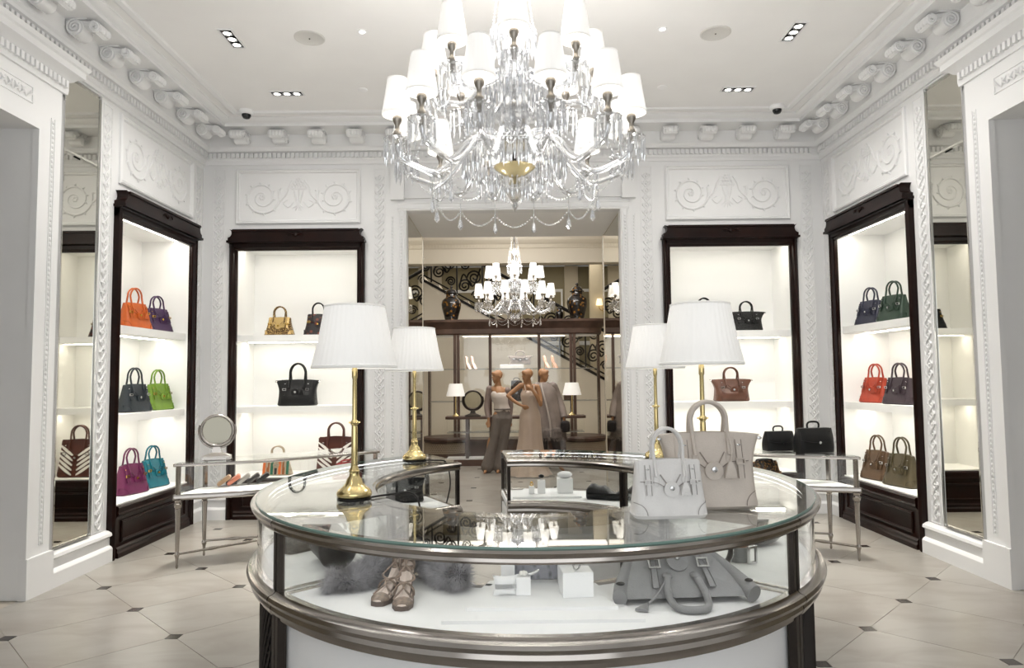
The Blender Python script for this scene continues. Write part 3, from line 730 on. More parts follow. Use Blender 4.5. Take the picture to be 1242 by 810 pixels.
def showcase(label, t0, t1, lattice=False, plan_posts=()):
    t = thing('curved_showcase', label, 'showcase', (0, 0, 0), 0, 'oval island of curved glass showcases')
    g = .12
    a0, a1 = t0+g, t1-g
    ringsolid(a0, a1, 0, .10, -.09, .07).build('toe_kick', bronze_d, t)
    ringsolid(a0, a1, .10, .56, -.045, .04).build('base_body', bronze_d if lattice else whitelac, t, smooth=40)
    ringsolid(a0, a1, .60, DK, -.02, .02).build('display_deck', linen, t, smooth=40)
    sweep(EO, lowrail, a0, a1).build('lower_rail', bronze, t, smooth=30)
    sweep(EI, inv(lowrail), a0, a1).build('lower_rail', bronze, t, smooth=30)
    sweep(EO, toprail, a0, a1).build('top_rail', bronze, t, smooth=30)
    sweep(EI, inv(toprail), a0, a1).build('top_rail', bronze, t, smooth=30)
    sweep(EO, [(-.02, .638), (-.013, .638), (-.013, .85), (-.02, .85)], a0+.9, a1-.9).build('outer_glass', pane, t, smooth=40)
    sweep(EI, [(.02, .638), (.013, .638), (.013, .85), (.02, .85)], a0+1.4, a1-1.4).build('inner_glass', pane, t, smooth=40)
    sweep(EO, [(-.048, .880), (-.032, .880), (-.032, .886), (-.048, .886)], a0+2, a1-2).build('light_strip', case_strip, t)
    tg = ringsolid(a0, a1, TP-.0105, TP, -.006, .004).build('top_glass', gtop, t, smooth=40)
    sweep(EO, [(-.006, TP-.010), (-.0035, TP-.010), (-.0035, TP-.0005), (-.006, TP-.0005)], a0, a1).build('glass_edge', gedge, tg, smooth=40)
    for e, o, w in ((EO, -.016, .022), (EI, .016, .020)):
        for tt, sg in ((a0, 1), (a1, -1)):
            dt = sg*math.degrees(w*.55/e[2]); x, y = ep(e, tt+dt, o); th = math.atan2(math.sin(math.radians(tt))/e[3], math.cos(math.radians(tt))/e[2])
            b = MB(); b.obox((x, y, .745), (w, w, .215), th, .003); b.obox((x, y, .285), (w*1.3, w*1.15, .55), th, .003); b.build('post', bronze_d, t)
    for tt, sg in ((a0, 1), (a1, -1)):      # glass end between the two posts
        p, q_ = ep(EO, tt+sg*1.0, -.03), ep(EI, tt+sg*1.6, .03); d = Vector((p[0]-q_[0], p[1]-q_[1], 0)); th = math.atan2(d.y, d.x)
        MB().obox(((p[0]+q_[0])/2, (p[1]+q_[1])/2, .744), (d.length, .006, .21), th).build('end_glass', pane, t)
        b = MB()
        for z, hgt in ((.872, .04), (.60, .07)): b.obox(((p[0]+q_[0])/2, (p[1]+q_[1])/2, z), (d.length+.02, .022, hgt), th, .003)
        b.build('end_rail', bronze, t)
    if lattice:
        b = MB(); per = 2.2
        k = t0-40
        while k < t1+40:
            for sg in (-1, 1):
                path = []
                for j in range(15):
                    tt = k+sg*(j/14*14-7)
                    if a0+2 < tt < a1-2: path.append((*ep(EO, tt, -.036+.004*sg), .115+.42*j/14))
                if len(path) > 2: b.tube(path, .0065, 4)
            k += per
        stuff(b.build('woven_lattice', mat('lattice_bronze', (58, 54, 52), .4, .8), t, smooth=50))
    return t
showcase('curved front glass showcase with white base holding the grey bag, fur and sandals', 221, 315.7)
showcase('curved glass showcase with dark lattice base carrying the lamp with the looped black cord', 121, 221, True)
showcase('curved glass showcase with dark lattice base under the large greige handbag side', -44.3, 41, True)
showcase('curved glass showcase with jewellery tray and long black clutch, facing the mannequins', 41, 98)

# --- lamps
def table_lamp(label, x, y, cord=None):
    t = thing('table_lamp', label, 'lamp', (x, y, TP), 0, 'brass table lamps on the island')
    MB().lathe([(.071, 0), (.072, .010), (.066, .013)], 32).build('felt_foot', black_gl, t, smooth=40)
    MB().lathe([(.066, .012), (.072, .018), (.073, .028), (.066, .040), (.048, .054), (.036, .068), (.030, .086), (.022, .096), (.019, .112), (.023, .118), (.018, .126), (.014, .14)], 32).build('base', brass, t, smooth=50)
    p = MB().lathe([(.012, .135), (.0135, .14), (.0125, .30), (.011, .306), (.015, .312), (.018, .318), (.015, .325), (.010, .33), (.009, .50), (.012, .51), (.012, .535), (.010, .55)], 20).build('column', brass, t, smooth=40)
    for s in (-1, 1): MB().tube([(s*.016, 0, .318), (s*.024, 0, .320)], .0035, 6).build('switch_knob', brass, p)
    NP = 40
    pro = [(.1735, .548), (.176, .552), (.150, .66), (.1255, .80), (.124, .806)]
    md = lambda a: 1+.010*math.cos(NP*a)
    b = MB(); b.lathe(pro, NP*4, mod=md, caps=False); b.lathe([(r-.003, z) for r, z in pro], NP*2, caps=False)
    sh = b.build('shade', shade_m, t, smooth=60)
    MB().lathe([(.122, .801), (.128, .803), (.128, .809), (.122, .811)], 64, caps=False).build('top_binding', mat('shade_binding', (236, 235, 232), .8, emit=.15), sh, smooth=40)
    MB().lathe([(.174, .545), (.179, .548), (.179, .557), (.174, .559)], 64, caps=False).build('bottom_binding', mat('shade_binding', (236, 235, 232), .8, emit=.15), sh, smooth=40)
    b = MB()
    for k in range(3):
        a = k*2*PI/3; b.tube([(0, 0, .78), (.12*math.cos(a), .12*math.sin(a), .80)], .0025, 5)
    b.tube([(0, 0, .54), (0, 0, .79)], .004, 6); b.build('shade_carrier', brass, sh)
    MB().ball((0, 0, .66), .03, 12, 8, (1, 1, 1.3)).build('bulb', mat('bulb', (255, 248, 232), .4, emit=5), sh, smooth=60)
    a_ = area('lamp_uplight', (x, y, TP+.80), (PI, 0, 0), .2, .2, 9.5, (1, .97, .92)); a_.data.shape = 'DISK'
    if cord: MB().tube(smoothpath(cord, 6), .0045, 6).build('cord', cordm, t, smooth=60)
    return t
table_lamp('white pleated-shade brass table lamp on the island, cord looping across the glass', -.702, 2.93, [(.06, .0, .006), (.10, .05, .006), (.16, .10, .006), (.21, .12, .008), (.25, .11, -.02), (.27, .10, -.12)])
table_lamp('white pleated-shade brass table lamp whose twisted cord hangs over the showcase end', -.633, 4.25, [(.06, -.01, .006), (.13, -.03, .007), (.19, -.045, .002), (.215, -.07, -.05), (.222, -.08, -.14), (.20, -.09, -.24)])
table_lamp('white pleated-shade brass table lamp behind the large greige handbag', .775, 2.98)
table_lamp('white pleated-shade brass table lamp near the brown-bag cabinet, partly behind another shade', .83, 4.20)

# --- bags on the island
WHL = leather('white', (226, 224, 222), .4, .06, .2); GRG = leather('greige', (204, 194, 184), .4, .08, .2)
handbag('small white leather handbag with flap lock, on the glass top', (.515, 2.52, TP), .06, .268, .205, .13, WHL, silver, .52, belt_m=WHL, taper=.12, group='handbags on the island')
handbag('large greige leather handbag with spread sides, behind the small white one', (.715, 2.70, TP), .03, .345, .285, .17, GRG, silver, .40, belt_m=GRG, wing=.17, group='handbags on the island')
# grey bag slumped inside the front showcase
GR = leather('slate_grey', (138, 138, 139), .42, .12, .25)
def slumped_bag(label, loc, rz):
    t = thing('handbag', label, 'handbag', loc, rz, 'handbags on the island')
    w, l = .40, .19
    def top(u, v):      # inclined front face: v=0 front hem low, v=1 back/high
        x = (u-.5)*w*(1.08-.42*v); y = -.10+v*l; z = .022+.125*v**.85+.012*math.sin(u*PI)*math.sin(v*PI)
        return Vector((x, y, z))
    b = MB(); rings = []
    for j in range(13):
        v = j/12; ring = [tuple(top(i/16, v)) for i in range(17)]
        ring += [(p[0]*.98, p[1]+.03+.05*(1-v), max(0.001, p[2]*(.05+.35*v)-.012)) for p in reversed(ring)]
        rings.append(ring)
    b.loft(rings).build('body', GR, t, smooth=50)
    for s in (-1, 1):    # wing gussets folding out to the sides
        b = MB(); path = [(s*.135, .085, .125), (s*.175, .02, .09), (s*.215, -.06, .052), (s*.23, -.115, .032)]
        b.tube(smoothpath(path, 5), [.022+.010*i/15 for i in range(16)], 12, flat=.75).build('wing', GR, t, smooth=60)
        o = MB().ball((s*.222, -.09, .072), .012, 8, 5, (1.3, 1, .5)); o.build('wing_eyelet', black_gl, t)
        def stp(u, v, s=s):
            p = top(.5+s*.27*(1-.12*v)+(u-.5)*.055, .92-.80*v); return p+Vector((0, -.008, .008)), Vector((0, -.6, .8))
        so = MB().grid(stp, 2, 8, .005).build('belt_strap', GR, t, smooth=40)
        for e_ in (0, 1): MB().tube([tuple(Vector(stp(e_, i/8)[0])+Vector((0, -.001, .001))) for i in range(9)], .0014, 4).build('strap_seam', seam_mat(GR), so)
        p = top(.5+s*.25, .52)
        b = frame_mb(.042, .036, [(0, -.004), (0, .006), (.006, .006), (.006, -.004)]); b.xf(Matrix.Translation(p+Vector((0, -.013, .012))) @ Matrix.Rotation(-.75, 4, 'X')); b.build('buckle', silver, so)
        p = top(.5+s*.13, .30); MB().ball(tuple(p+Vector((0, -.006, .006))), .02, 10, 6, (.9, 1.3, .5)).build('handle_tab', GR, t, smooth=60)
    p = top(.5, .55)
    b = MB().lathe([(.001, -.004), (.038, -.004), (.038, .004), (.001, .004)], 24, axis='y'); b.xf(Matrix.Translation(p+Vector((0, -.009, .010))) @ Matrix.Rotation(-.75, 4, 'X')); lk = b.build('lock_plate', GR, t, smooth=40)
    p = top(.5, .60); MB().ball(tuple(p+Vector((0, -.018, .018))), .011, 10, 6).build('turn_lock', silver, lk, smooth=60)
    a = top(.5-.13, .26); c = top(.5+.13, .26)
    MB().tube(smoothpath([tuple(a+Vector((0, -.008, .01))), (a.x-.012, -.10, .045), (a.x-.008, -.155, .018), (-.03, -.195, .014), (.03, -.195, .014), (c.x+.008, -.155, .018), (c.x+.012, -.10, .045), tuple(c+Vector((0, -.008, .01)))], 6), .0125, 10).build('handle', GR, t, smooth=60)
    co = MB().tube(smoothpath([tuple(a+Vector((0, -.01, .012))), (-.10, -.11, .04), (-.14, -.14, .02)], 5), .004, 6).build('key_cord', GR, t)
    MB().loft([[(-.135, -.125, .006), (-.15, -.135, .006), (-.15, -.13, .018), (-.135, -.12, .018)], [(-.15, -.175, .004), (-.19, -.16, .004), (-.19, -.16, .012), (-.15, -.175, .012)]]).build('key_clochette', GR, co)
    return t
slumped_bag('slate grey leather handbag slumped forward inside the front glass showcase', (.535, 2.49, DK), .06)

# --- jewellery stage in the front showcase
pl = MB(); pl.prism([(-.27, 2.225), (.37, 2.225), (.31, 2.42), (.25, 2.655), (-.13, 2.655), (-.205, 2.42)], DK, DK+.010)
st_ = tag(pl.build('jewellery_stage', linen), 'white angular display board in the front showcase', 'display board')
MB().prism([(-.20, 2.315), (.30, 2.315), (.24, 2.62), (-.105, 2.62)], DK+.010, DK+.020).build('raised_board', linen, st_)
ZS = DK+.020
def block(label, x, y, sx, sy, h, rz=0):
    return tag(MB().obox((0, 0, h/2), (sx, sy, h), 0, .002).build('display_block', whitelac, loc=(x, y, ZS), rot=(0, 0, rz)), label, 'display block', 'white jewellery blocks')
block('tall white block holding a dark ring, behind the bracelet pillow', -.062, 2.585, .05, .05, .085)
block('small white block holding a pearl flower brooch', -.008, 2.46, .05, .045, .062)
block('wide white cube holding a black and silver ring', .175, 2.45, .105, .085, .085, .08)
block('narrow tall white block behind the wide cube', .145, 2.575, .05, .05, .10)
def ring(label, x, y, z, r, m, stone, stone_m, rz=0):
    t = thing('finger_ring', label, 'ring', (x, y, z), rz, 'rings on white blocks')
    MB().tube([(r*math.cos(a), 0, r+.003+r*math.sin(a)) for a in [k*PI/10 for k in range(20)]], .003, 6, closed=True).build('band', m, t, smooth=60)
    MB().ball((0, -.004, 2*r+.006), stone, 8, 5, (1.2, 1, .8)).build('stone', stone_m, t)
ring('silver ring with dark stone on the tall block', -.062, 2.585, ZS+.085, .009, silver, .008, black_gl)
ring('chunky silver ring with black band on the wide cube', .175, 2.43, ZS+.085, .014, silver, .014, black_gl, .6)
ring('silver ring on the narrow block', .145, 2.575, ZS+.10, .010, silver, .008, silver)
t = thing('flower_brooch', 'white flower brooch with silver leaf on the small block', 'brooch', (-.008, 2.46, ZS+.062), 0)
b = MB()
for k in range(5): a = k*2*PI/5; b.ball((.008*math.cos(a), .008*math.sin(a), .008), .008, 8, 5)
b.build('petals', mat('pearl', (240, 238, 232), .2), t, smooth=60); MB().tube(smoothpath([(.01, 0, .006), (.03, -.004, .008), (.055, 0, .020)], 5), [.003+.003*math.sin(PI*i/10) for i in range(11)], 6).build('leaf', silver, t, smooth=60)
t = thing('bracelet_pillow', 'white pillow wearing a wide silver bracelet', 'bracelet stand', (-.07, 2.445, ZS), .08)
def pil(sgn):
    def f(u, v):
        x, z = (u-.5)*.075, v*.062; th = .016*(1-(2*u-1)**4)**.5*(1-(2*v-1)**4)**.5
        pin = 1+.16*((2*u-1)**2)*((2*v-1)**2); return ((x*pin, sgn*th, .031+(z-.031)*pin+.003), (0, -1, 0))
    return f
b = MB(); b.grid(pil(-1), 10, 10); b.grid(pil(1), 10, 10); b.build('pillow', linen, t, smooth=70)
b = MB()
for k in range(13):
    for r_ in (-1, 0, 1):
        x = -.034+k*.0057; b.ball((x, -.019*math.sqrt(max(.05, 1-(x/.042)**4)), .034+r_*.006), .0032, 5, 4)
b.build('bracelet', silver, t)
snake = voronoi_mat('blue_grey_snakeskin', (58, 60, 74), (132, 132, 144), 46, .4, 0, .32, stretch=(1, 1, .6))
t = thing('clutch', 'blue-grey snakeskin clutch standing behind the jewellery blocks', 'clutch', (.045, 2.635, ZS), 0)
MB().obox((0, 0, .075), (.20, .03, .15), 0, .006).build('body', snake, t)
MB().loft([[(-.10, -.02, .148), (.10, -.02, .148), (.10, -.016, .152), (-.10, -.016, .152)], [(-.03, -.0215, .06), (.03, -.0215, .06), (.03, -.016, .06), (-.03, -.016, .06)]]).build('flap', snake, t)
# --- fur stole
def fur(label, pts, rads, n, col, col2, L):
    t = thing('fur_stole', label, 'fur stole', (0, 0, 0), 0)
    P = smoothpath(pts, 8); m = len(P)
    R_ = [(rads[min(len(rads)-2, i//8)]*(1-(i%8)/8)+rads[min(len(rads)-1, i//8+1)]*((i%8)/8))*(1+.08*math.sin(i*1.3)) for i in range(m)]
    fm = mat('fur_pelt', col, .9, noise=.3, nscale=25); pb = MB(); pb.tube(P, R_, 14); pb.ball(P[0], R_[0], 14, 8); pb.ball(P[-1], R_[-1], 14, 8); pb.build('pelt', fm, t, smooth=60)
    b = MB(); rnd = random.Random(3)
    for k in range(n):
        i = rnd.randrange(m-1); f = rnd.random(); c = Vector(P[i]).lerp(Vector(P[i+1]), f); tan = (Vector(P[i+1])-Vector(P[i])).normalized()
        a = rnd.random()*2*PI; u = tan.cross(Vector((0,0,1))).normalized(); w = u.cross(tan); d = u*math.cos(a)+w*math.sin(a)
        end = -1 if i < 3 else 1 if i > m-5 else 0
        p = c+d*R_[i]*.92; e = (d+tan*(end*.8+rnd.uniform(-.5, .5))+Vector((rnd.uniform(-.3,.3), rnd.uniform(-.3,.3), rnd.uniform(-.35,.15)))).normalized()
        l = L*rnd.uniform(.6, 1.2); q_ = p+e*l
        if q_.z < DK+.003: q_.z = DK+.003
        sd = e.cross(tan); sd = (sd.normalized() if sd.length > 1e-4 else u)*.0015
        b.add([p-sd, p+sd, q_], [(0, 1, 2)])
    for c, rr, sg, tn in ((Vector(P[0]), R_[0], -1, (Vector(P[1])-Vector(P[0])).normalized()), (Vector(P[-1]), R_[-1], 1, (Vector(P[-1])-Vector(P[-2])).normalized())):
        for k in range(1300):
            d = Vector((rnd.gauss(0, 1), rnd.gauss(0, 1), rnd.gauss(0, 1))).normalized()
            if d.dot(tn)*sg < -.1: continue
            p = c+d*rr*.92; q_ = p+(d+Vector((rnd.uniform(-.3,.3), rnd.uniform(-.3,.3), rnd.uniform(-.4,.1)))).normalized()*L*rnd.uniform(.6, 1.1); q_.z = max(q_.z, DK+.003)
            sd = d.cross(Vector((.3, .2, .9))).normalized()*.0015; b.add([p-sd, p+sd, q_], [(0, 1, 2)])
    stuff(b.build('fur_pile', mat('fur_hair', col2, .7, noise=.4, nscale=40), t))
fur('fluffy blue-grey fur stole lying behind the strappy sandals', [(-.70, 2.575, DK+.036), (-.645, 2.585, DK+.034), (-.59, 2.63, DK+.038), (-.53, 2.71, DK+.085), (-.44, 2.735, DK+.10), (-.36, 2.71, DK+.06), (-.30, 2.63, DK+.042), (-.245, 2.575, DK+.05)], [.028, .032, .035, .040, .042, .030, .038, .044], 18000, (104, 102, 106), (204, 202, 206), .044)
# --- sandals
def sandal(label, loc, rz):
    t = thing('sandal', label, 'shoe', loc, rz, 'pair of strappy sandals')
    sk = mat('python_leather', (150, 130, 116), .4, noise=.5, nscale=70); lining = mat('nude_lining', (222, 206, 196), .5)
    out = [(.0, -.012), (.022, -.004), (.034, .03), (.034, .07), (.026, .11), (.022, .15), (.026, .19), (.021, .225), (0, .235)]
    L = [(x, y) for x, y in out]+[(-x, y) for x, y in reversed(out[1:-1])]
    def zz(y): return .020+.085*max(0, (y-.06)/.175)**1.1 if y > .06 else .020
    MB().loft([[(x*1.04, y, max(0, zz(y)-.020)) for x, y in L], [(x*1.04, y, zz(y)-.004) for x, y in L]]).build('sole', mat('dark_sole', (92, 78, 70), .5), t)
    MB().loft([[(x*.96, y*.99+.001, zz(y)-.004) for x, y in L], [(x*.92, y*.98+.002, zz(y)) for x, y in L]]).build('insole', lining, t)
    MB().loft([[(-.014, .19, 0), (.014, .19, 0), (.014, .222, 0), (-.014, .222, 0)], [(-.022, .18, .085), (.022, .18, .085), (.020, .23, .098), (-.020, .23, .098)]]).build('heel', sk, t)
    MB().grid(lambda u, v: ((.034*math.cos(PI*u)*(.5+.5*v), -.012+.034*v+.012*math.sin(PI*u), .018+(.006+.012*v)*math.sin(PI*u)), (0, 0, 1)), 12, 5, .003).build('toe_cap', sk, t, smooth=60)
    def band(y, z, w, h):
        MB().tube([(w*math.cos(a), y+.006*math.sin(a), z+h*math.sin(a)) for a in [math.radians(x) for x in range(-8, 189, 14)]], .0038, 5, flat=1.6).build('strap', sk, t, smooth=50)
    for y, z, w, h in ((.085, .028, .034, .036), (.20, .093, .026, .07)): band(y, z, w, h)
    for s in (-1, 1):
        MB().tube(smoothpath([(s*.034, .04, .026), (-s*.004, .08, .062), (s*.033, .125, .07), (-s*.004, .165, .12), (s*.034, .20, .165)], 5), .0030, 5, flat=1.3).build('strap', sk, t, smooth=50)
    MB().grid(lambda u, v: ((.027*math.cos(PI*u), .20+.034*math.sin(PI*u), .095+.045*v), (math.cos(PI*u), math.sin(PI*u), 0)), 12, 4, .003).build('heel_counter', sk, t, smooth=60)
    MB().tube([(.028*math.cos(a), .203+.03*math.sin(a), .172) for a in [k*PI/10 for k in range(20)]], .004, 5, closed=True).build('ankle_strap', sk, t, smooth=60)
sandal('strappy python-print sandal in front of the fur', (-.415, 2.36, DK), .06)
sandal('strappy python-print sandal turned sideways against the fur', (-.505, 2.41, DK), -.22)
# --- rolled black bag and olive bag at the showcase side
t = thing('barrel_bag', 'black leather barrel bag lying in the glass case under the lamp', 'handbag', (-.80, 2.96, DK), .45)
b = MB(); b.lathe([(.001, -.11), (.05, -.11), (.072, -.105), (.076, -.09), (.076, .09), (.072, .105), (.05, .11), (.001, .11)], 28, (0, 0, .077), axis='y'); b.build('body', blackm, t, smooth=50)
b = MB()
for y in (-.105, .105): b.tube([(.074*math.cos(a), y, .077+.074*math.sin(a)) for a in [k*PI/12 for k in range(24)]], .004, 6, closed=True)
b.build('piping', black_gl, t, smooth=60); MB().tube(arc((0, -.02, .14), .05, 0, 180, 14), .006, 6).build('handle', blackm, t, smooth=60)
handbag('dark olive leather handbag standing in the glass case behind the barrel bag', (-.985, 3.22, DK), .9, .24, .15, .10, leather('olive_dark', (58, 52, 40)), silver, .22, group='handbags on the island', cloch=False)
handbag('black leather handbag in the case below the hanging lamp cord', (-.72, 4.42, DK), .2, .24, .15, .13, blackm, silver, .3, group='handbags on the island', cloch=False, wing=.1)
t = thing('belt', 'coiled grey leather belt with tan lining inside the glass case', 'belt', (.90, 2.93, DK+.002), .5)
P = [((.045-.0018*k/6)*math.cos(k*PI/12), (.045-.0018*k/6)*math.sin(k*PI/12)) for k in range(52)]
def bl(off):
    def f(u, v):
        k = u*51; i = min(50, int(k)); fr = k-i; x = P[i][0]*(1-fr)+P[i+1][0]*fr; y = P[i][1]*(1-fr)+P[i+1][1]*fr; n = Vector((x, y, 0)).normalized(); return (x+n.x*off, y+n.y*off, v*.06), n
    return f
MB().grid(bl(.0012), 80, 1, .0012).build('strap', GR, t, smooth=60); MB().grid(bl(-.0002), 80, 1, .0010).build('lining', leather('tan', (160, 96, 58)), t, smooth=60)
frame_mb(.05, .07, [(0, -.003), (0, .006), (.008, .006), (.008, -.003)]).build('buckle', silver, t, loc=(.01, -.056, .034))
t = thing('clutch', 'dark oval clutch lying in the glass case by the lattice base', 'clutch', (1.10, 3.20, DK), .6)
MB().ball((0, 0, .05), .11, 18, 8, (1.1, .45, .45)).build('body', black_gl, t, smooth=70); MB().tube(arc((0, 0, .085), .045, 0, 180, 12), .004, 6).build('handle', black_gl, t)
for x, y, w in ((.585, 2.72, 'nearer the small white bag'), (.80, 2.86, 'nearer the lamp')):
    t = thing('cuff_bracelet', 'dark oval cuff with studded silver rim in the glass case, '+w, 'bracelet', (x, y, DK), .2, 'studded cuffs under the handbags')
    MB().tube([(.045*math.cos(a), 0, .062+.058*math.sin(a)) for a in [k*PI/14 for k in range(28)]], .008, 8, closed=True, flat=2.2).build('band', bronze_d, t, smooth=60)
    b = MB()
    for k in range(28): a = k*PI/14; b.ball((.047*math.cos(a), -.018, .062+.060*math.sin(a)), .0035, 5, 4)
    b.build('studs', silver, t)
# --- rear case contents
t = tag(MB().prism([(-.04, 4.46), (.40, 4.46), (.34, 4.80), (.04, 4.80)], DK, DK+.012).build('jewellery_tray', linen), 'white angular tray with small bottles in the showcase facing the mannequins', 'tray')
for x, y, sx, h, lb in ((.085, 4.58, .035, .05, 'low white block with a gold ring'), (.15, 4.60, .05, .085, 'white block with a black-stone ring'), (.305, 4.62, .10, .095, 'wide white block with a white cushion on top')):
    o = tag(MB().obox((0, 0, h/2), (sx, sx*.9, h), 0, .002).build('display_block', whitelac, loc=(x, y, DK+.012)), lb+' in the rear case tray', 'display block', 'white blocks on the rear tray')
ring('gold ring on the low block in the rear case', .085, 4.58, DK+.062, .009, gold, .008, gold)
ring('silver ring with large black stone in the rear case', .15, 4.60, DK+.097, .010, silver, .016, black_gl)
t = tag(MB().ball((0, 0, .022), .05, 16, 8, (1, .8, .45)).build('ring_cushion', linen, smooth=70, loc=(.305, 4.62, DK+.107)), 'white oval cushion on the wide block in the rear case', 'cushion')
t = thing('clutch', 'long crumpled black clutch lying in the rear case', 'clutch', (.60, 4.40, DK), -.35)
b = MB(); rings = []
for k in range(17):
    a = k/16; x = -.17+.34*a; hh_ = .035+.012*math.sin(a*9)+.006*math.sin(a*23); rings.append([(x, .055*c_, max(0.001, hh_+hh_*s_)) for c_, s_ in [sup(2*PI*j/16, 3) for j in range(16)]])
b.loft(rings).build('body', mat('black_satin', (20, 20, 22), .3, bump=.6, bscale=25), t, smooth=60); MB().box(-.16, -.058, .03, .16, -.052, .045).build('clasp_bar', black_gl, t)

# ================================================================== SIDE TABLES
def side_table(s, label):
    t = thing('glass_table', label, 'display table', (0, 0, 0), 0, 'bow-fronted glass display tables')
    F = smoothpath([(-2.58, 5.27, 0), (-1.93, 5.505, 0), (-1.20, 6.10, 0)], 10); B_ = smoothpath([(-2.55, 5.66, 0), (-2.02, 5.93, 0), (-1.42, 6.38, 0)], 10)
    n = len(F)
    fx = lambda p: (s*-p[0], p[1])
    fx = (lambda p: (p[0], p[1])) if s < 0 else (lambda p: (-p[0], p[1]))
    F = [fx(p) for p in F]; B_ = [fx(p) for p in B_]
    def slab(z0, z1, ins):
        b = MB(); rings = []
        for f, k in zip(F, B_):
            f, k = Vector(f), Vector(k); d = (k-f).normalized(); a, c = f+d*ins, k-d*ins
            rings.append([(a.x, a.y, z0), (c.x, c.y, z0), (c.x, c.y, z1), (a.x, a.y, z1)])
        return b.loft(rings)
    slab(.777, .787, .006).build('glass_top', gtop, t, smooth=40)
    slab(.525, .545, .02).build('display_deck', linen, t, smooth=40)
    def edge(L, z, h, w, sg):
        b = MB(); rings = []
        for i, p in enumerate(L):
            a = Vector(L[max(0, i-1)]); c = Vector(L[min(n-1, i+1)]); tn = (c-a).normalized(); nm = Vector((tn.y, -tn.x))*sg*(1 if s < 0 else -1)
            rings.append([(p[0]+nm.x*o, p[1]+nm.y*o, z+q_) for o, q_ in ((-w, 0), (0, 0), (w*.5, h*.3), (w*.5, h*.6), (w*.2, h), (-w, h))])
        return b.loft(rings)
    for L, sg, nm in ((F, 1, 'front'), (B_, -1, 'back')):
        edge(L, .755, .022, .016, sg).build('top_rail', bronze, t, smooth=30); edge(L, .505, .042, .02, sg).build('deck_rail', bronze, t, smooth=30)
        b = MB(); b.loft([[(p[0], p[1], .548), (p[0], p[1], .755)] for p in L[1:-1]], closed=False, caps=False)
        g = b.build('glass_panel', pane, t, smooth=40)
    for i in (0, -1):
        p, q_ = F[i], B_[i]; d = Vector(q_)-Vector(p); th = math.atan2(d.y, d.x); c = ((p[0]+q_[0])/2, (p[1]+q_[1])/2)
        MB().obox((c[0], c[1], .766), (d.length, .018, .022), th, .002).build('top_rail', bronze, t); MB().obox((c[0], c[1], .526), (d.length, .022, .04), th, .002).build('deck_rail', bronze, t)
        MB().obox((c[0], c[1], .652), (d.length-.03, .005, .20), th).build('end_glass', pane, t)
    corners = [F[0], F[-1], B_[0], B_[-1]]; ctr = Vector((sum(c[0] for c in corners)/4, sum(c[1] for c in corners)/4))
    feet = []
    for c in corners:
        v = Vector(c); v = v+(ctr-v).normalized()*.03; feet.append(v)
        MB().obox((v.x, v.y, .65), (.026, .026, .215), math.radians(30)*s, .002).build('corner_post', bronze, t)
        prof = [(.006, 0), (.010, .012), (.007, .03), (.012, .075), (.013, .085), (.018, .095), (.018, .112), (.013, .12), (.014, .13), (.019, .40), (.022, .435), (.018, .44), (.029, .455), (.030, .475), (.020, .487), (.026, .495), (.026, .508)]
        MB().lathe(prof, 16, (v.x, v.y, 0)).build('leg', bronze, t, smooth=40)
    for a, c in ((0, 3), (1, 2)):
        p, q_ = feet[a], feet[c]; b = MB(); b.tube([(p.x+(q_.x-p.x)*k/24, p.y+(q_.y-p.y)*k/24, .105+(.012 if a else 0)) for k in range(25)], [.009+(.005 if k in (4, 8, 12, 16, 20) else 0) for k in range(25)], 8); b.build('stretcher', bronze, t, smooth=50)
    return t
side_table(-1, 'bow-fronted bronze and glass display table with round mirror and wallets')
side_table(1, 'bow-fronted bronze and glass display table carrying the two black bags')
def round_mirror(label, loc, rz, k=1, m=silver, gm=mirror):
    t = thing('vanity_mirror', label, 'mirror', loc, rz)
    R_ = .098*k
    MB().tube([(R_*math.cos(a), 0, .175*k+R_*math.sin(a)) for a in [j*PI/32 for j in range(64)]], .011*k, 8, closed=True).build('rim', m, t, smooth=60)
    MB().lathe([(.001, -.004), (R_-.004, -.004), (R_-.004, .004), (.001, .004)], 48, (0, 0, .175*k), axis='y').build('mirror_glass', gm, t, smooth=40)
    MB().tube([((R_+.016*k)*math.cos(a), 0, .175*k+(R_+.016*k)*math.sin(a)) for a in [math.radians(x) for x in range(-200, 21, 10)]], .006*k, 8).build('yoke', m, t, smooth=60)
    b = MB(); b.loft([[(x*1.0, y, z*k) for x, y in ((-w_, -d_), (w_, -d_), (w_, d_), (-w_, d_))] for w_, d_, z in [(.085*k, .045*k, 0), (.085*k, .045*k, .012), (.06*k, .032*k, .022), (.03*k, .018*k, .034), (.022*k, .014*k, .07)]]).build('foot', m, t, smooth=30)
    return t
round_mirror('round silver tilting mirror standing on the glass table', (-2.40, 5.60, .787), .25, 1.22, mat('pewter_rim', (170, 164, 158), .22, 1), mat('dark_reflection_mirror', (128, 124, 112), .04, 1))  # silver mirror; its dark reflection is painted in by the dark tint
wl = [((196, 156, 116), 'tan'), ((226, 136, 104), 'coral'), ((170, 164, 156), 'grey'), ((74, 70, 66), 'charcoal'), ((34, 33, 33), 'black')]
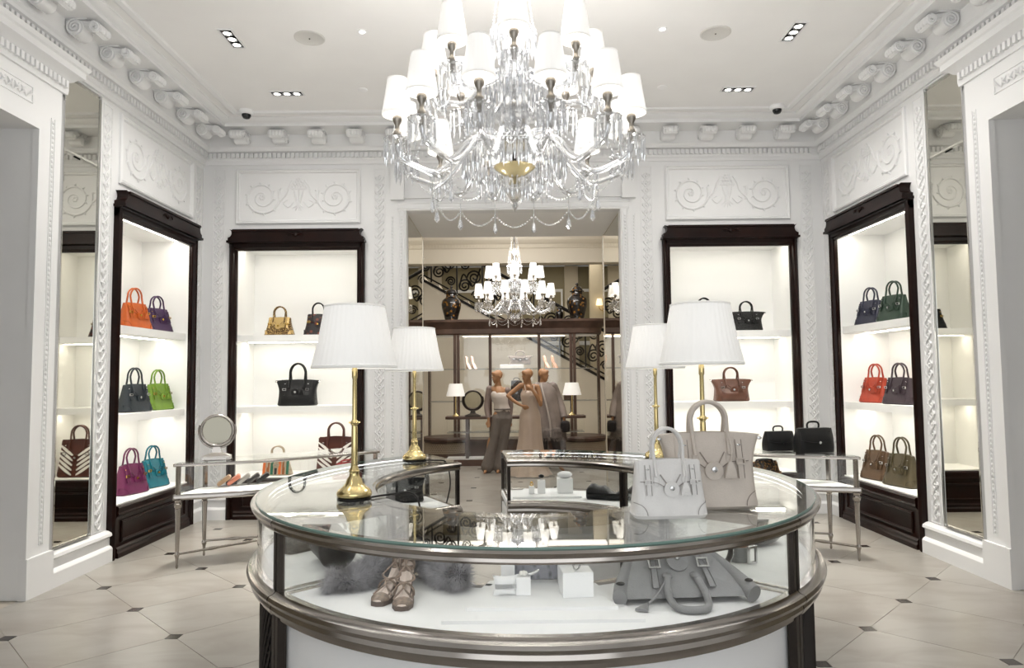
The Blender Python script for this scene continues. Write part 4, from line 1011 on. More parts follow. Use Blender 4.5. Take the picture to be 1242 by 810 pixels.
for k, (c, nm) in enumerate(wl):
    x, y = -2.38+.066*k, 5.70+.034*k
    t = thing('wallet', nm+' leather wallet leaning in the row inside the glass table', 'wallet', (x, y, .545), .35, 'row of wallets in the glass table')
    mm_ = leather('wallet_'+nm, c)
    b = MB().obox((0, 0, .0), (.115, .10, .028), 0, .005); b.xf(Matrix.Translation((0, 0, .046)) @ Matrix.Rotation(-.6, 4, 'Y')); b.build('body', mm_, t)
    b = MB().obox((.02, 0, .0155), (.06, .102, .003), 0, .001); b.xf(Matrix.Translation((0, 0, .046)) @ Matrix.Rotation(-.6, 4, 'Y')); b.build('flap', mm_, t)
    b = MB().ball((-.012, -.03, .0175), .006, 8, 5); b.xf(Matrix.Translation((0, 0, .046)) @ Matrix.Rotation(-.6, 4, 'Y')); b.build('snap', silver, t)
handbag('small cherry red leather handbag inside the glass table near the zebra-striped bag', (-1.47, 6.08, .545), .55, .26, .14, .11, leather('cherry', (150, 34, 34)), gold, .12, group='handbags in the glass table', belt=False, cloch=False)
def doctor_bag(label, loc, rz, w):
    t = thing('doctor_bag', label, 'handbag', loc, rz, 'black bags on the glass table'); h, d = w*.62, w*.48
    b = MB(); rings = []
    for a in [j/10 for j in range(11)]:
        ww = w*(1-.10*a**2+.04*math.sin(a*PI)); dd = d*(1-.55*a**1.5+.10*math.sin(a*PI)); rings.append([(ww/2*x, dd/2*y, h*a) for x, y in [sup(2*PI*j/28, 5) for j in range(28)]])
    b.loft(rings).build('body', blackm, t, smooth=60)
    def fp(u, v):
        x = (u-.5)*w*.95; z = h*(1.0-.48*v*(1-.0*u))-.10*h*v*math.cos((u-.5)*PI); a = z/h; return (x, -(d/2*(1-.55*a**1.5+.10*math.sin(a*PI)))*(1-abs(2*(u-.5))**6*.25)-.005, z), (0, -1, .3)
    MB().grid(fp, 14, 6, .004).build('flap', blackm, t, smooth=50)
    MB().tube(smoothpath([(-.16*w, 0, h*.98), (-.17*w, 0, h*1.15), (-.10*w, 0, h*1.25), (.10*w, 0, h*1.25), (.17*w, 0, h*1.15), (.16*w, 0, h*.98)], 6), .026*w, 8).build('handle', blackm, t, smooth=60)
    MB().lathe([(.001, -.006), (.035*w, -.006), (.035*w, .004), (.001, .004)], 16, (0, -d/2*.98-.01, h*.42), axis='y').build('lock', silver, t, smooth=40)
    MB().loft([[(.30*w, -d*.36, h*.62), (.42*w, -d*.36, h*.62), (.42*w, -d*.33, h*.62), (.30*w, -d*.33, h*.62)], [(.33*w, -d*.33, h*.9), (.39*w, -d*.33, h*.9), (.39*w, -d*.30, h*.9), (.33*w, -d*.30, h*.9)]]).build('key_clochette', blackm, t)
    return t
doctor_bag('larger black leather doctor bag with silver lock and key fob', (2.36, 5.555, .787), .22, .305)
doctor_bag('smaller black leather doctor bag tucked behind the larger one', (2.135, 5.70, .787), .22, .25)
leop = voronoi_mat('leopard_hair', (150, 108, 58), (36, 24, 14), 48, .6, 0, .36)
handbag('brown leopard-spotted handbag inside the glass table below the black bags', (2.03, 5.74, .545), .4, .33, .155, .12, leop, silver, .06, group='handbags in the glass table', belt=False, cloch=False, hm=blackm)

# ================================================================== CHANDELIER
def chandelier(label, loc):
    """origin at the ceiling rose; z values below are world heights for the main one, converted to local"""
    t = thing('chandelier', label, 'chandelier', loc, 0, 'crystal chandeliers')
    Z = lambda z: z-HC+.03
    MB().lathe([(.09, 0), (.09, -.02), (.06, -.05), (.02, -.07)], 24).build('ceiling_rose', silver, t, smooth=40)
    MB().tube([(0, 0, -.06), (0, 0, Z(2.36))], .011, 8).build('stem', bronze_d, t, smooth=60)
    # moulded glass balusters on the stem
    b = MB(); b.lathe([(.02, Z(3.42)), (.05, Z(3.36)), (.028, Z(3.28)), (.05, Z(3.20)), (.025, Z(3.12)), (.06, Z(3.04)), (.075, Z(2.98)), (.04, Z(2.92)), (.06, Z(2.80)), (.095, Z(2.72)), (.06, Z(2.62)), (.03, Z(2.58))], 16, mod=lambda a: 1+.06*math.cos(8*a)); b.build('glass_column', crystal2, t, smooth=50)
    def dish(z, r, h, nm, m):
        pr = [(.02, Z(z)), (r*.55, Z(z+.012)), (r, Z(z+h)), (r*1.03, Z(z+h+.006)), (r*.97, Z(z+h+.008)), (r*.5, Z(z+.022)), (.02, Z(z+.012))]
        return MB().lathe(pr, 48, mod=lambda a: 1+.03*math.cos(24*a)).build(nm, m, t, smooth=50)
    def prisms(name, z, r, n, l, w, par, jit=0):
        b = MB()
        for k in range(n):
            a = 2*PI*k/n; b.ball((r*math.cos(a), r*math.sin(a), Z(z)), w*.8, 6, 4); b.drop((r*math.cos(a), r*math.sin(a), Z(z)-w), l*(1 if k % 2 else .86), w)
        return stuff(b.build(name, crystal, par))
    d = dish(3.10, .115, .035, 'top_canopy', crystal2); prisms('prism_ring', 3.13, .118, 22, .12, .008, d); prisms('prism_ring', 3.11, .08, 14, .10, .008, d)
    d = dish(2.84, .165, .04, 'middle_canopy', crystal2); prisms('prism_ring', 2.88, .168, 34, .16, .008, d); prisms('prism_ring', 2.85, .115, 22, .14, .008, d)
    d = dish(2.50, .15, .045, 'receiver_bowl', crystal2); prisms('prism_ring', 2.54, .21, 40, .14, .0085, d); prisms('prism_ring', 2.50, .26, 46, .13, .0085, d)
    MB().tube([(.26*math.cos(k*PI/24), .26*math.sin(k*PI/24), Z(2.505)) for k in range(48)], .004, 6, closed=True).build('prism_hoop', silver, d, smooth=60)
    d = dish(2.385, .10, .045, 'gilt_dish', mat('gilt_glass', (206, 190, 146), .2, .5)); 
    b = MB(); b.lathe([(.01, Z(2.40)), (.02, Z(2.37)), (.045, Z(2.335)), (.055, Z(2.30)), (.03, Z(2.265)), (.012, Z(2.25)), (.02, Z(2.235)), (.001, Z(2.205))], 12); b.build('bottom_finial', crystal, t)
    prisms('prism_ring', 2.37, .07, 18, .10, .008, d)
    MB().tube([(0, 0, Z(2.37)), (0, 0, Z(2.33))], .014, 8).build('finial_rod', bronze_d, t)
    arms = [(k*30+15, .59, 2.65, 0) for k in range(12)]+[(k*45, .41, 2.95, 1) for k in range(8)]
    me = {}
    for tier, r, zb, z0 in ((0, .59, 2.65, 2.545), (1, .41, 2.95, 2.87)):
        zc = zb-.15       # cup height
        if tier == 0: pts = [(.07, z0), (.15, z0+.03), (.23, z0+.01), (.31, z0-.09), (.40, z0-.165), (.50, z0-.14), (.565, zc-.06), (.59, zc)]
        else: pts = [(.05, z0), (.11, z0+.03), (.17, z0-.02), (.25, z0-.10), (.33, z0-.10), (.39, zc-.05), (.41, zc)]
        P = smoothpath([(x, 0, Z(z)) for x, z in pts], 5)
        b = MB(); b.tube(P, [.0145*(1+.10*(i % 2)) for i in range(len(P))], 8); me['arm', tier] = b.mesh('arm', crystal2, 60)
        c = (r, 0, Z(zc))
        me['pan', tier] = MB().lathe([(.012, 0), (.04, .012), (.062, .03), (.064, .033), (.04, .02), (.014, .012)], 24, c, mod=lambda a: 1+.04*math.cos(12*a)).mesh('drip_pan', crystal2, 50)
        me['cup', tier] = MB().lathe([(.010, 0), (.013, .03), (.022, .05), (.020, .065), (.012, .075), (.011, .10), (.019, .115), (.024, .13), (.021, .142), (.010, .148)], 16, c).mesh('candle_cup', mat('pewter', (150, 144, 136), .3, .9), 50)
        b = MB()
        for k in range(11):
            a = 2*PI*k/11; p = (r+.060*math.cos(a), .060*math.sin(a), Z(zc)+.03); b.ball(p, .006, 6, 4); b.drop((p[0], p[1], p[2]-.005), .105 if k % 2 else .125, .0085)
        me['drops', tier] = b.mesh('crystal_drops', crystal)
        hs = .178; cz = Z(zb)
        pr = [(.071, cz), (.073, cz+.003), (.0475, cz+hs-.003), (.0455, cz+hs)]
        b = MB(); b.lathe(pr, 60, (r, 0, 0), mod=lambda a: 1+.012*math.cos(20*a), caps=False); b.lathe([(a-.002, z) for a, z in pr], 30, (r, 0, 0), caps=False); me['shade', tier] = b.mesh('shade', shade_c, 60)
        me['bind', tier] = MB().lathe([(.0705, cz-.002), (.0745, cz), (.0745, cz+.006), (.0705, cz+.007)], 32, (r, 0, 0), caps=False).mesh('bottom_binding', mat('shade_binding', (236, 235, 232), .8, emit=.15), 50)
        me['bind2', tier] = MB().lathe([(.0455, cz+hs-.004), (.049, cz+hs-.002), (.049, cz+hs+.003), (.0455, cz+hs+.003)], 32, (r, 0, 0), caps=False).mesh('top_binding', mat('shade_binding', (236, 235, 232), .8, emit=.15), 50)
        me['bulb', tier] = MB().ball((r, 0, cz+.055), .018, 10, 6, (1, 1, 1.6)).mesh('bulb', mat('bulb', (255, 248, 232), .4, emit=5), 60)
    for a, r, zb, tier in arms:
        o = put('arm', me['arm', tier], t, (0, 0, 0), (0, 0, math.radians(a-90)))
        put('drip_pan', me['pan', tier], o); put('candle_cup', me['cup', tier], o); stuff(put('crystal_drops', me['drops', tier], o)); s_ = put('shade', me['shade', tier], o)
        put('bottom_binding', me['bind', tier], o); put('top_binding', me['bind2', tier], o); put('bulb', me['bulb', tier], o)
    # bead garlands and pendants
    def garland(p, q_, sag, b, r=.0055, n=16):
        for k in range(n+1):
            f = k/n; x = p[0]+(q_[0]-p[0])*f; y = p[1]+(q_[1]-p[1])*f; z = p[2]+(q_[2]-p[2])*f-sag*4*f*(1-f); b.ball((x, y, z), r, 6, 4)
    b = MB(); pd = MB()
    for k in range(12):
        a, c = math.radians(k*30+15-90), math.radians(k*30+45-90)
        p1 = (.42*math.cos(a), .42*math.sin(a), Z(2.365)); p2 = (.42*math.cos(c), .42*math.sin(c), Z(2.365))
        garland((p1[0], p1[1], Z(2.285)), (p2[0], p2[1], Z(2.285)), .07, b, n=18)
        garland((.57*math.cos(a), .57*math.sin(a), Z(2.49)), (.57*math.cos(c), .57*math.sin(c), Z(2.49)), .10, b, n=18)
        m_ = math.radians(k*30+30-90)
        garland((.20*math.cos(a), .20*math.sin(a), Z(2.58)), (.42*math.cos(m_), .42*math.sin(m_), Z(2.44)), .05, b, .0045, 14)
        pd.tube([p1, (p1[0], p1[1], Z(2.235))], .003, 5); pd.drop((p1[0], p1[1], Z(2.24)), .062, .014)
    for k in range(8):
        a, c = math.radians(k*45-90), math.radians(k*45+45-90)
        garland((.39*math.cos(a), .39*math.sin(a), Z(2.79)), (.39*math.cos(c), .39*math.sin(c), Z(2.79)), .08, b, n=18)
        garland((.11*math.cos(a), .11*math.sin(a), Z(3.12)), (.03*math.cos(a), .03*math.sin(a), Z(3.70)), -.0, b, .005, 34)
    stuff(b.build('bead_garlands', crystal, t)); stuff(pd.build('spear_pendants', crystal, t))
    return t
ch = chandelier('large two-tier crystal chandelier with white pleated shades above the oval island', (-.014, 3.46, HC))
ch2 = copy_tree(ch); ch2.location = (.035, 11.0, HC+.015); ch2['label'] = 'two-tier crystal chandelier hanging in the far room beyond the passage'
for y, e in ((3.46, 46), (11.0, 44)):
    a_ = area('chandelier_uplight', (.02, y, 3.17), (PI, 0, 0), 1.1, 1.1, 10 if y < 5 else 22, (1, .97, .93)); a_.data.shape = 'DISK'
    l = bpy.data.lights.new('chandelier_glow', 'POINT'); l.energy = e; l.shadow_soft_size = .35; l.color = (1, .97, .93)
    o = bpy.data.objects.new('chandelier_glow', l); COL.objects.link(o); o.location = (.02, y, 3.25)

# ================================================================== THE FAR ROOM
YB = 12.95
b = MB(); b.box(-4.2, YP, HC+.02, 4.2, 16.4, HC+.12); struct(b.build('ceiling_far_room', ceilm))
for s in (-1, 1):
    a, c = sorted((s*3.6, s*3.7)); b = MB(); b.box(a, YP, 0, c, 16.4, HC); struct(b.build('wall_far_room_left' if s < 0 else 'wall_far_room_right', beige))
    a, c = sorted((s*1.11, s*3.7)); b = MB(); b.box(a, YP-.1, 0, c, YP, HC); struct(b.build('wall_far_room_front_left' if s < 0 else 'wall_far_room_front_right', beige))
b = MB(); b.box(-1.11, YP-.1, 3.24, 1.11, YP, HC); struct(b.build('wall_far_room_lintel', beige))
b = MB(); b.box(-3.6, 16.2, 0, 3.6, 16.3, HC); wf = struct(b.build('wall_stair_hall', olive_wall))
for x in (-2.6, -1.0, .55, 2.1):
    put('panel_moulding', panel_me, wf, (x, 16.2, 3.0), (0, 0, 0), (1.0, 1, 1.6)); put('panel_moulding', panel_me, wf, (x, 16.2, 1.6), (0, 0, 0), (1.0, 1, 2.2))
for x in (-1.8, -.2, 1.4, 2.9): MB().box(x-.16, 16.14, 0, x+.16, 16.2, HC).build('pilaster', beige, wf)
# header beam with cornice between far room and stair hall
b = MB(); b.loft([[(x, YB-p, z) for p, z in ((0, 3.55), (.02, 3.55), (.03, 3.60), (.03, 3.82), (.06, 3.83), (.06, 3.90), (.10, 3.92), (.16, 3.97), (.18, 4.02), (-.25, 4.02), (-.25, 3.55))] for x in (-3.6, 3.6)])
hb = struct(b.build('trim_9', mat('cream_trim', (222, 214, 198), .55), smooth=25))
b = MB()
for k in range(110): x = -3.3+k*.06; b.box(x, YB-.085, 3.84, x+.035, YB-.055, 3.895)
stuff(b.build('dentil_course', MATS['cream_trim'], hb))
# tall vitrine with curved ends
t = thing('vitrine', 'wide walnut and glass vitrine with curved ends behind the mannequins', 'cabinet', (0.02, 12.45, 0))
def plan(w, d, r, n=8):     # front corners rounded
    P = [(-w, d/2)]
    P += [(-w+r-r*math.cos(a), -d/2+r-r*math.sin(a)) for a in [k*PI/2/n for k in range(n+1)]]
    P += [(w-r+r*math.sin(a), -d/2+r-r*math.cos(a)) for a in [k*PI/2/n for k in range(n+1)]]
    return P+[(w, d/2)]
b = MB(); b.loft([[(x, y, z) for x, y in plan(w, d_, .34)] for w, d_, z in ((1.56, .56, 2.16), (1.58, .60, 2.18), (1.58, .60, 2.26), (1.64, .72, 2.34), (1.70, .80, 2.38), (1.70, .80, 2.42))]); b.build('cornice', wood2, t, smooth=30)
for z in (1.55, .98): MB().prism(plan(1.50, .48, .30), z, z+.012).build('glass_shelf', mat('shelf_edge', (150, 150, 146), .2), t)
MB().prism(plan(1.52, .50, .30), .30, .33).build('base_board', wood2, t); MB().prism(plan(1.50, .46, .30), 2.14, 2.16).build('head_board', cabwhite, t)
for x in (-1.04, -.98, -.42, .44, 1.0, 1.06):
    MB().obox((x, -.26, 1.24), (.05, .05, 1.84), 0, .004).build('post', wood2 if abs(x) < 1.05 else wood2, t)
for x in (-1.54, 1.54):
    MB().obox((x, .22, 1.24), (.05, .05, 1.84), 0, .004).build('post', wood2, t)
for x0, x1 in ((-.95, -.45), (-.39, .41), (.47, .97)):
    MB().box(x0, -.262, .34, x1, -.256, 2.14).build('glass_door', pane, t)
for s in (-1, 1):
    P = [p for p in plan(1.54, .52, .46) if s*p[0] > 1.05]
    b = MB(); b.loft([[(x, y, .34), (x, y, 2.14)] for x, y in P], closed=False, caps=False); b.build('curved_glass', pane, t, smooth=40)
for s in (-1, 1):       # drum bases with brass lattice
    d = MB().lathe([(.42, 0), (.42, .06), (.38, .08), (.38, .28), (.42, .30), (.43, .34), (.40, .37)], 40, (s*1.22, -.02, 0)).build('drum_base', wood2, t, smooth=30)
    b = MB()
    for k in range(40):
        for sg in (-1, 1):
            a = PI+k*PI/40; b.tube([(s*1.22+.385*math.cos(a+sg*.22*j), -.02+.385*math.sin(a+sg*.22*j), .09+.18*j) for j in (0, .33, .66, 1)], .006, 4)
    stuff(b.build('lattice', mat('pale_lattice', (176, 160, 140), .5), d))
MB().box(-.95, -.20, 0, .95, .24, .30).build('plinth', wood2, t)
for z in (2.135,): MB().box(-.9, -.22, z-.01, .9, -.17, z-.002).build('light_strip', mat('warm_strip', (255, 236, 204), .5, emit=4), t)
area('vitrine_lamp', (0, 12.40, 2.12), (0, 0, 0), 1.8, .2, 30, (1, .94, .86))
area('far_room_light', (0, 9.8, 3.95), (0, 0, 0), 3.0, .8, 95, (1, .95, .88))
area('stair_hall_light', (0, 14.8, 3.95), (0, 0, 0), 4.0, 1.2, 34, (1, .94, .84))
VZ = 2.42
def urn(label, loc, k=1, group='lidded lacquer urns'):
    t = thing('lidded_urn', label, 'urn', loc, 0, group)
    MB().lathe([(r*k, z*k) for r, z in ((.125, 0), (.13, .01), (.122, .03), (.138, .10), (.175, .24), (.186, .32), (.17, .39), (.115, .44), (.10, .46), (.10, .51), (.118, .515))], 32).build('jar', lacquer, t, smooth=50)
    MB().lathe([(r*k, z*k) for r, z in ((.128, .512), (.132, .525), (.108, .53), (.10, .56), (.07, .60), (.025, .615), (.022, .625))], 32).build('lid', lacquer, t, smooth=50)
    MB().ball((0, 0, .65*k), .028*k, 12, 8).build('finial', lacquer, t, smooth=60)
urn('black and gold lidded lacquer urn on the vitrine, in front of the stair rail', (-1.10, 12.45, VZ), .96)
urn('black and gold lidded lacquer urn on the vitrine beside the wall sconce', (1.17, 12.45, VZ), 1.0)
urn('small dark lidded jar on the vitrine between urn and chandelier', (.86, 12.62, VZ), .42)
# stair with wrought-iron balustrade
t = thing('staircase', 'cream staircase with black wrought-iron scroll balustrade behind the vitrine', 'staircase', (0, 0, 0))
sx0, sz0, sl = -3.4, 4.42, -.56
YSt = 14.0
zl = lambda x: sz0+sl*(x-sx0)
MB().loft([[(x, YSt, 0), (x, YSt+.1, 0), (x, YSt+.1, zl(x)-.12), (x, YSt, zl(x)-.12)] for x in (-3.4, 3.4)]).build('stringer_wall', mat('stair_cream', (226, 218, 202), .55), t)
MB().loft([[(x, YSt-.03, zl(x)-.16), (x, YSt+.13, zl(x)-.16), (x, YSt+.13, zl(x)-.10), (x, YSt-.03, zl(x)-.10)] for x in (-3.4, 3.4)]).build('stringer_cap', iron, t)
for k in range(22):
    x = -3.3+k*.30; MB().box(x, YSt+.1, max(0, zl(x)-.35), x+.31, YSt+1.2, max(.05, zl(x)-.20)).build('step', MATS['stair_cream'], t)
b = MB(); b.tube([(x, YSt+.04, zl(x)+.86) for x in (-3.4, 0, 3.4)], .034, 8); b.tube([(x, YSt+.04, zl(x)-.02) for x in (-3.4, 0, 3.4)], .016, 6); b.build('handrail', iron, t, smooth=60)
bal = MB()
for k in range(13):
    x = -3.2+k*.52
    bal.tube([(x, YSt+.04, zl(x)-.08), (x, YSt+.04, zl(x)+.86)], .017, 6)
    for sx, zz, r0, sg in ((.16, .22, .14, 1), (.36, .50, .15, -1), (.18, .66, .11, 1), (.40, .16, .10, -1)):
        cx = x+sx; cz = zl(cx)+zz
        bal.tube([(cx+sg*r0*(1-i/40*.85)*math.cos(i/40*4*PI), YSt+.04, cz+r0*(1-i/40*.85)*math.sin(i/40*4*PI)) for i in range(41)], .018, 5)
    bal.tube(smoothpath([(x+.05, YSt+.04, zl(x)+.1), (x+.14, YSt+.04, zl(x+.14)+.45), (x+.32, YSt+.04, zl(x+.32)+.30), (x+.48, YSt+.04, zl(x+.48)+.75)], 6), .017, 5)
bal.build('balustrade_scrolls', iron, t, smooth=60)
# wall sconce on the far-room right
def sconce(loc):
    t = thing('wall_sconce', 'brass double wall sconce with warm shades beyond the urn', 'sconce', loc)
    MB().lathe([(.005, -.28), (.02, -.2), (.045, -.02), (.03, .03), (.004, .06)], 12).build('backplate', brass, t, smooth=50)
    for s in (-1, 1):
        a = MB().tube(smoothpath([(0, -.02, -.04), (s*.06, -.05, -.08), (s*.115, -.06, -.03), (s*.115, -.06, .03)], 5), .009, 6).build('arm', brass, t, smooth=60)
        MB().lathe([(.075, .04), (.05, .18)], 24, (s*.115, -.06, 0), caps=False).build('shade', shade_w, a, smooth=60)
sconce((2.06, 15.4, 2.95)); tpil = MB().box(1.75, 15.42, 0, 2.45, 15.6, HC); struct(tpil.build('wall_pier', mat('pier_cream', (206, 194, 168), .55)))
# console table in front of the vitrine, with lamps and mirror
t = thing('console_table', 'dark console table with glass under-shelf in front of the vitrine', 'table', (.03, 11.35, 0))
MB().prism([(-1.13, -.14), (-1.06, -.2), (1.06, -.2), (1.13, -.14), (1.13, .2), (-1.13, .2)], .74, .78).build('table_top', wood2, t)
MB().prism([(-1.10, -.17), (1.10, -.17), (1.10, .17), (-1.10, .17)], .52, .53).build('glass_shelf', mat('shelf_edge', (150, 150, 146), .2), t)
MB().prism([(-1.13, -.14), (-1.06, -.2), (1.06, -.2), (1.13, -.14), (1.13, .2), (-1.13, .2)], 0.0, .10).build('base_board', wood2, t)
MB().prism([(-1.11, -.18), (1.11, -.18), (1.11, .18), (-1.11, .18)], .10, .115).build('base_deck', linen, t)
for x in (-.78, .78):
    for y in (-.14, .14): MB().obox((x, y, .43), (.05, .05, .63), 0, .004).build('leg', wood2, t)
MB().box(-1.10, -.19, .115, 1.10, -.184, .74).build('front_glass', pane, t)
def small_lamp(x, y, z, w):
    t = thing('table_lamp', 'small brass lamp with plain white shade on the console table, '+w, 'lamp', (x, y, z), 0, 'small lamps on the console')
    MB().lathe([(.055, 0), (.055, .01), (.03, .03), (.012, .05), (.010, .34)], 20).build('base', brass, t, smooth=40)
    MB().lathe([(.155, .33), (.105, .53)], 32, caps=False).build('shade', shade_m, t, smooth=60)
small_lamp(-.94, 11.32, .78, 'beside the round mirror'); small_lamp(.95, 11.32, .78, 'behind the coat mannequin')
round_mirror('round bronze mirror on the console table beside the small lamp', (-.66, 11.30, .78), 0, 1.5, bronze_d, mat('dull_mirror', (150, 138, 112), .25, .8))
# goods in the vitrine
def pump(label, x, z, rz=0):
    t = thing('stiletto_shoe', label, 'shoe', (x, 12.36, z), rz, 'stiletto shoes in the vitrine'); k = mat('rose_leather', (168, 128, 104), .35)
    MB().loft([[(-.025, -.09, .0), (.025, -.09, 0), (.03, -.02, .01), (-.03, -.02, .01)], [(-.028, -.04, .05), (.028, -.04, .05), (.025, .03, .09), (-.025, .03, .09)], [(-.022, .04, .12), (.022, .04, .12), (.022, .09, .15), (-.022, .09, .15)], [(-.018, .05, .20), (.018, .05, .20), (.018, .09, .23), (-.018, .09, .23)]]).build('upper', k, t, smooth=60)
    MB().lathe([(.006, 0), (.008, .05), (.018, .14)], 10, (0, .07, 0)).build('heel', gold, t)
for x, z, w in ((-.80, 1.562, 'nearer the curved glass end'), (-.70, 1.562, 'nearer the white block')): pump('rose stiletto shoe on the vitrine shelf above the round mirror, '+w, x, z, .5)
for x, z, w in ((.60, 1.562, 'nearer the grey bag'), (.74, 1.562, 'nearer the wall sconce')): pump('rose stiletto shoe on the vitrine shelf above the coat mannequin, '+w, x, z, .5)
tag(MB().obox((0, 0, .035), (.42, .22, .07), 0, .004).build('display_block', whitelac, loc=(-.02, 12.40, 1.562)), 'low white display block under the grey bag in the vitrine', 'display block')
handbag('grey leather handbag on a white block in the vitrine', (.13, 12.40, 1.632), 0, .38, .16, .16, leather('taupe', (112, 102, 96)), silver, .5, wing=.2, group='bags in the vitrine', cloch=False)
handbag('dark sequinned evening bag hanging in the vitrine between two mannequin heads', (.06, 12.42, .992), 0, .26, .36, .08, voronoi_mat('dark_sequins', (120, 112, 108), (44, 42, 44), 60, .4, .3, .35), silver, .12, group='bags in the vitrine', belt=False, cloch=False)
tag(MB().ball((0, 0, .06), .12, 14, 8, (1.1, .5, .5)).build('clutch', mat('pearl_beads', (226, 216, 204), .35, bump=1, bscale=60), smooth=70, loc=(-.74, 12.40, .993)), 'pearl-white beaded clutch in the vitrine above the round mirror', 'clutch')
for x, lb in ((.79, 'nearer the coat mannequin'), (.97, 'nearer the small lamp')):
    t = thing('box_bag', 'small brown box bag on the vitrine shelf, '+lb, 'handbag', (x, 12.38, .992), 0, 'box bags in the vitrine')
    MB().obox((0, 0, .05), (.14, .08, .10), 0, .015).build('body', leather('chestnut', (110, 82, 68)), t); MB().tube(arc((0, 0, .09), .04, 0, 180, 10), .006, 6).build('handle', leather('chestnut', (110, 82, 68)), t)

# ================================================================== MANNEQUINS
def body_mesh(name, caps_, m, parent, vox=.009):
    b = MB()
    for path, rad in caps_:
        P = smoothpath(path, 4); n = len(P); L = len(rad)-1
        R_ = []
        for i in range(n):
            f = i/(n-1)*L; k = min(L-1, int(f)); R_.append(rad[k]*(1-(f-k))+rad[k+1]*(f-k))
        b.tube(P, R_, 10); b.ball(P[0], R_[0], 10, 6); b.ball(P[-1], R_[-1], 10, 6)
    o = b.build(name, m, parent)
    r = o.modifiers.new('Remesh', 'REMESH'); r.mode = 'VOXEL'; r.voxel_size = vox; r.use_smooth_shade = True
    s_ = o.modifiers.new('Smooth', 'SMOOTH'); s_.iterations = 4; s_.factor = .5
    return o
def head(c, face, capslist, detail):
    """head with face direction `face` (unit xy); returns shapes to join"""
    f = Vector((face[0], face[1], 0)).normalized(); sd = Vector((-f.y, f.x, 0)); c = Vector(c); up = Vector((0, 0, 1))
    q_ = lambda a, b_, z: tuple(c+f*a+sd*b_+up*z)
    capslist += [([q_(-.012, 0, .028), q_(.010, 0, .018)], [.072, .068]), ([q_(.015, 0, -.01), q_(.035, 0, -.055), q_(.045, 0, -.082)], [.058, .044, .026]),
                 ([q_(.072, 0, .012), q_(.088, 0, -.018)], [.008, .013]), ([q_(.066, .0, -.05), q_(.074, 0, -.05)], [.016, .012]), ([q_(.068, 0, .045), q_(.072, 0, .03)], [.03, .02]),
                 ([q_(-.005, .068, .012), q_(-.012, .074, -.022)], [.012, .008]), ([q_(-.005, -.068, .012), q_(-.012, -.074, -.022)], [.012, .008]),
                 ([q_(-.01, 0, -.06), q_(-.02, 0, -.13)], [.038, .042])]
    detail.append((q_, f, sd))
def hand(w, d, capslist, curl=.3, side=(1, 0, 0)):
    w, d, sd = Vector(w), Vector(d).normalized(), Vector(side).normalized(); n = d.cross(sd)
    capslist.append(([tuple(w), tuple(w+d*.035), tuple(w+d*.065)], [.018, .024, .022]))
    for k, l in enumerate((.055, .065, .06, .045)):
        r0 = w+d*.06+sd*(-.021+.014*k); capslist.append(([tuple(r0), tuple(r0+d*l*.5+n*curl*.01), tuple(r0+d*l*.9+n*curl*.035)], [.0085, .008, .006]))
    r0 = w+d*.02-sd*.018; capslist.append(([tuple(r0), tuple(r0+d*.025-sd*.02), tuple(r0+d*.055-sd*.022)], [.010, .009, .007]))
def face_parts(dl, parent):
    for q_, f, sd in dl:
        ey = MB()
        for s in (-1, 1): ey.ball(q_(.064, s*.027, .012), .008, 8, 5, (1.1, 1.1, .6))
        ey.build('eyes', mat('painted_eye', (60, 44, 36), .4), parent, smooth=60)
        MB().tube([q_(.078, -.018, -.052), q_(.084, 0, -.050), q_(.078, .018, -.052)], [.003, .006, .003], 6).build('lips', mat('painted_lips', (140, 84, 70), .4), parent, smooth=60)
def ellring(c, rx, ry, n, mod=0, k=9, ph=0):
    return [(c[0]+rx*math.cos(2*PI*i/n)*(1+mod*math.cos(k*2*PI*i/n+ph)), c[1]+ry*math.sin(2*PI*i/n)*(1+mod*math.cos(k*2*PI*i/n+ph)), c[2]) for i in range(n)]
satin = mat('champagne_satin', (196, 176, 160), .32, sheen=.2, noise=.06)
silk = mat('silver_silk', (208, 198, 190), .35); trous = mat('grey_flannel', (122, 114, 108), .7, noise=.12); coatm = mat('mauve_coat', (150, 138, 132), .6, noise=.25, nscale=6)
# 1: camisole and flared trousers
m1 = thing('mannequin', 'mannequin in pale silk camisole and grey flared trousers, looking aside', 'mannequin', (-.22, 10.35, 0), 0, 'mannequins in the far room')
c = []; dl = []
head((-.02, 0, 1.42), (-.9, -.5), c, dl)
c += [([(-.02, .02, 1.27), (0, .01, 1.18), (.02, .01, 1.05), (.04, .01, .95), (.05, .01, .84)], [.055, .105, .095, .082, .12]),
      ([(-.13, .01, 1.235), (.11, .01, 1.215)], [.042, .042]),
      ([(-.14, .01, 1.235), (-.175, .02, 1.05), (-.18, 0, .93), (-.155, -.05, .78)], [.042, .034, .030, .021]),
      ([(.12, .01, 1.21), (.165, .03, 1.03), (.165, .03, .92), (.15, 0, .76)], [.042, .034, .030, .021]),
      ([(-.01, 0, .84), (-.08, -.01, .50), (-.13, 0, .46), (-.19, .02, .09)], [.085, .055, .050, .030]), ([(.09, .01, .84), (.07, .02, .50), (.04, .03, .45), (-.02, .05, .09)], [.085, .055, .050, .030]),
      ([(-.19, .02, .08), (-.205, -.04, .04), (-.22, -.12, .018)], [.028, .026, .018]), ([(-.02, .05, .08), (-.02, -.02, .04), (-.03, -.10, .018)], [.028, .026, .018])]
hand((-.155, -.05, .78), (.0, -.15, -1), c, .5, (1, -.3, 0)); hand((.15, 0, .76), (0, -.1, -1), c, .5, (-1, -.3, 0))
bo = body_mesh('body', c, skin, m1); face_parts(dl, m1)
b = MB(); rings = []
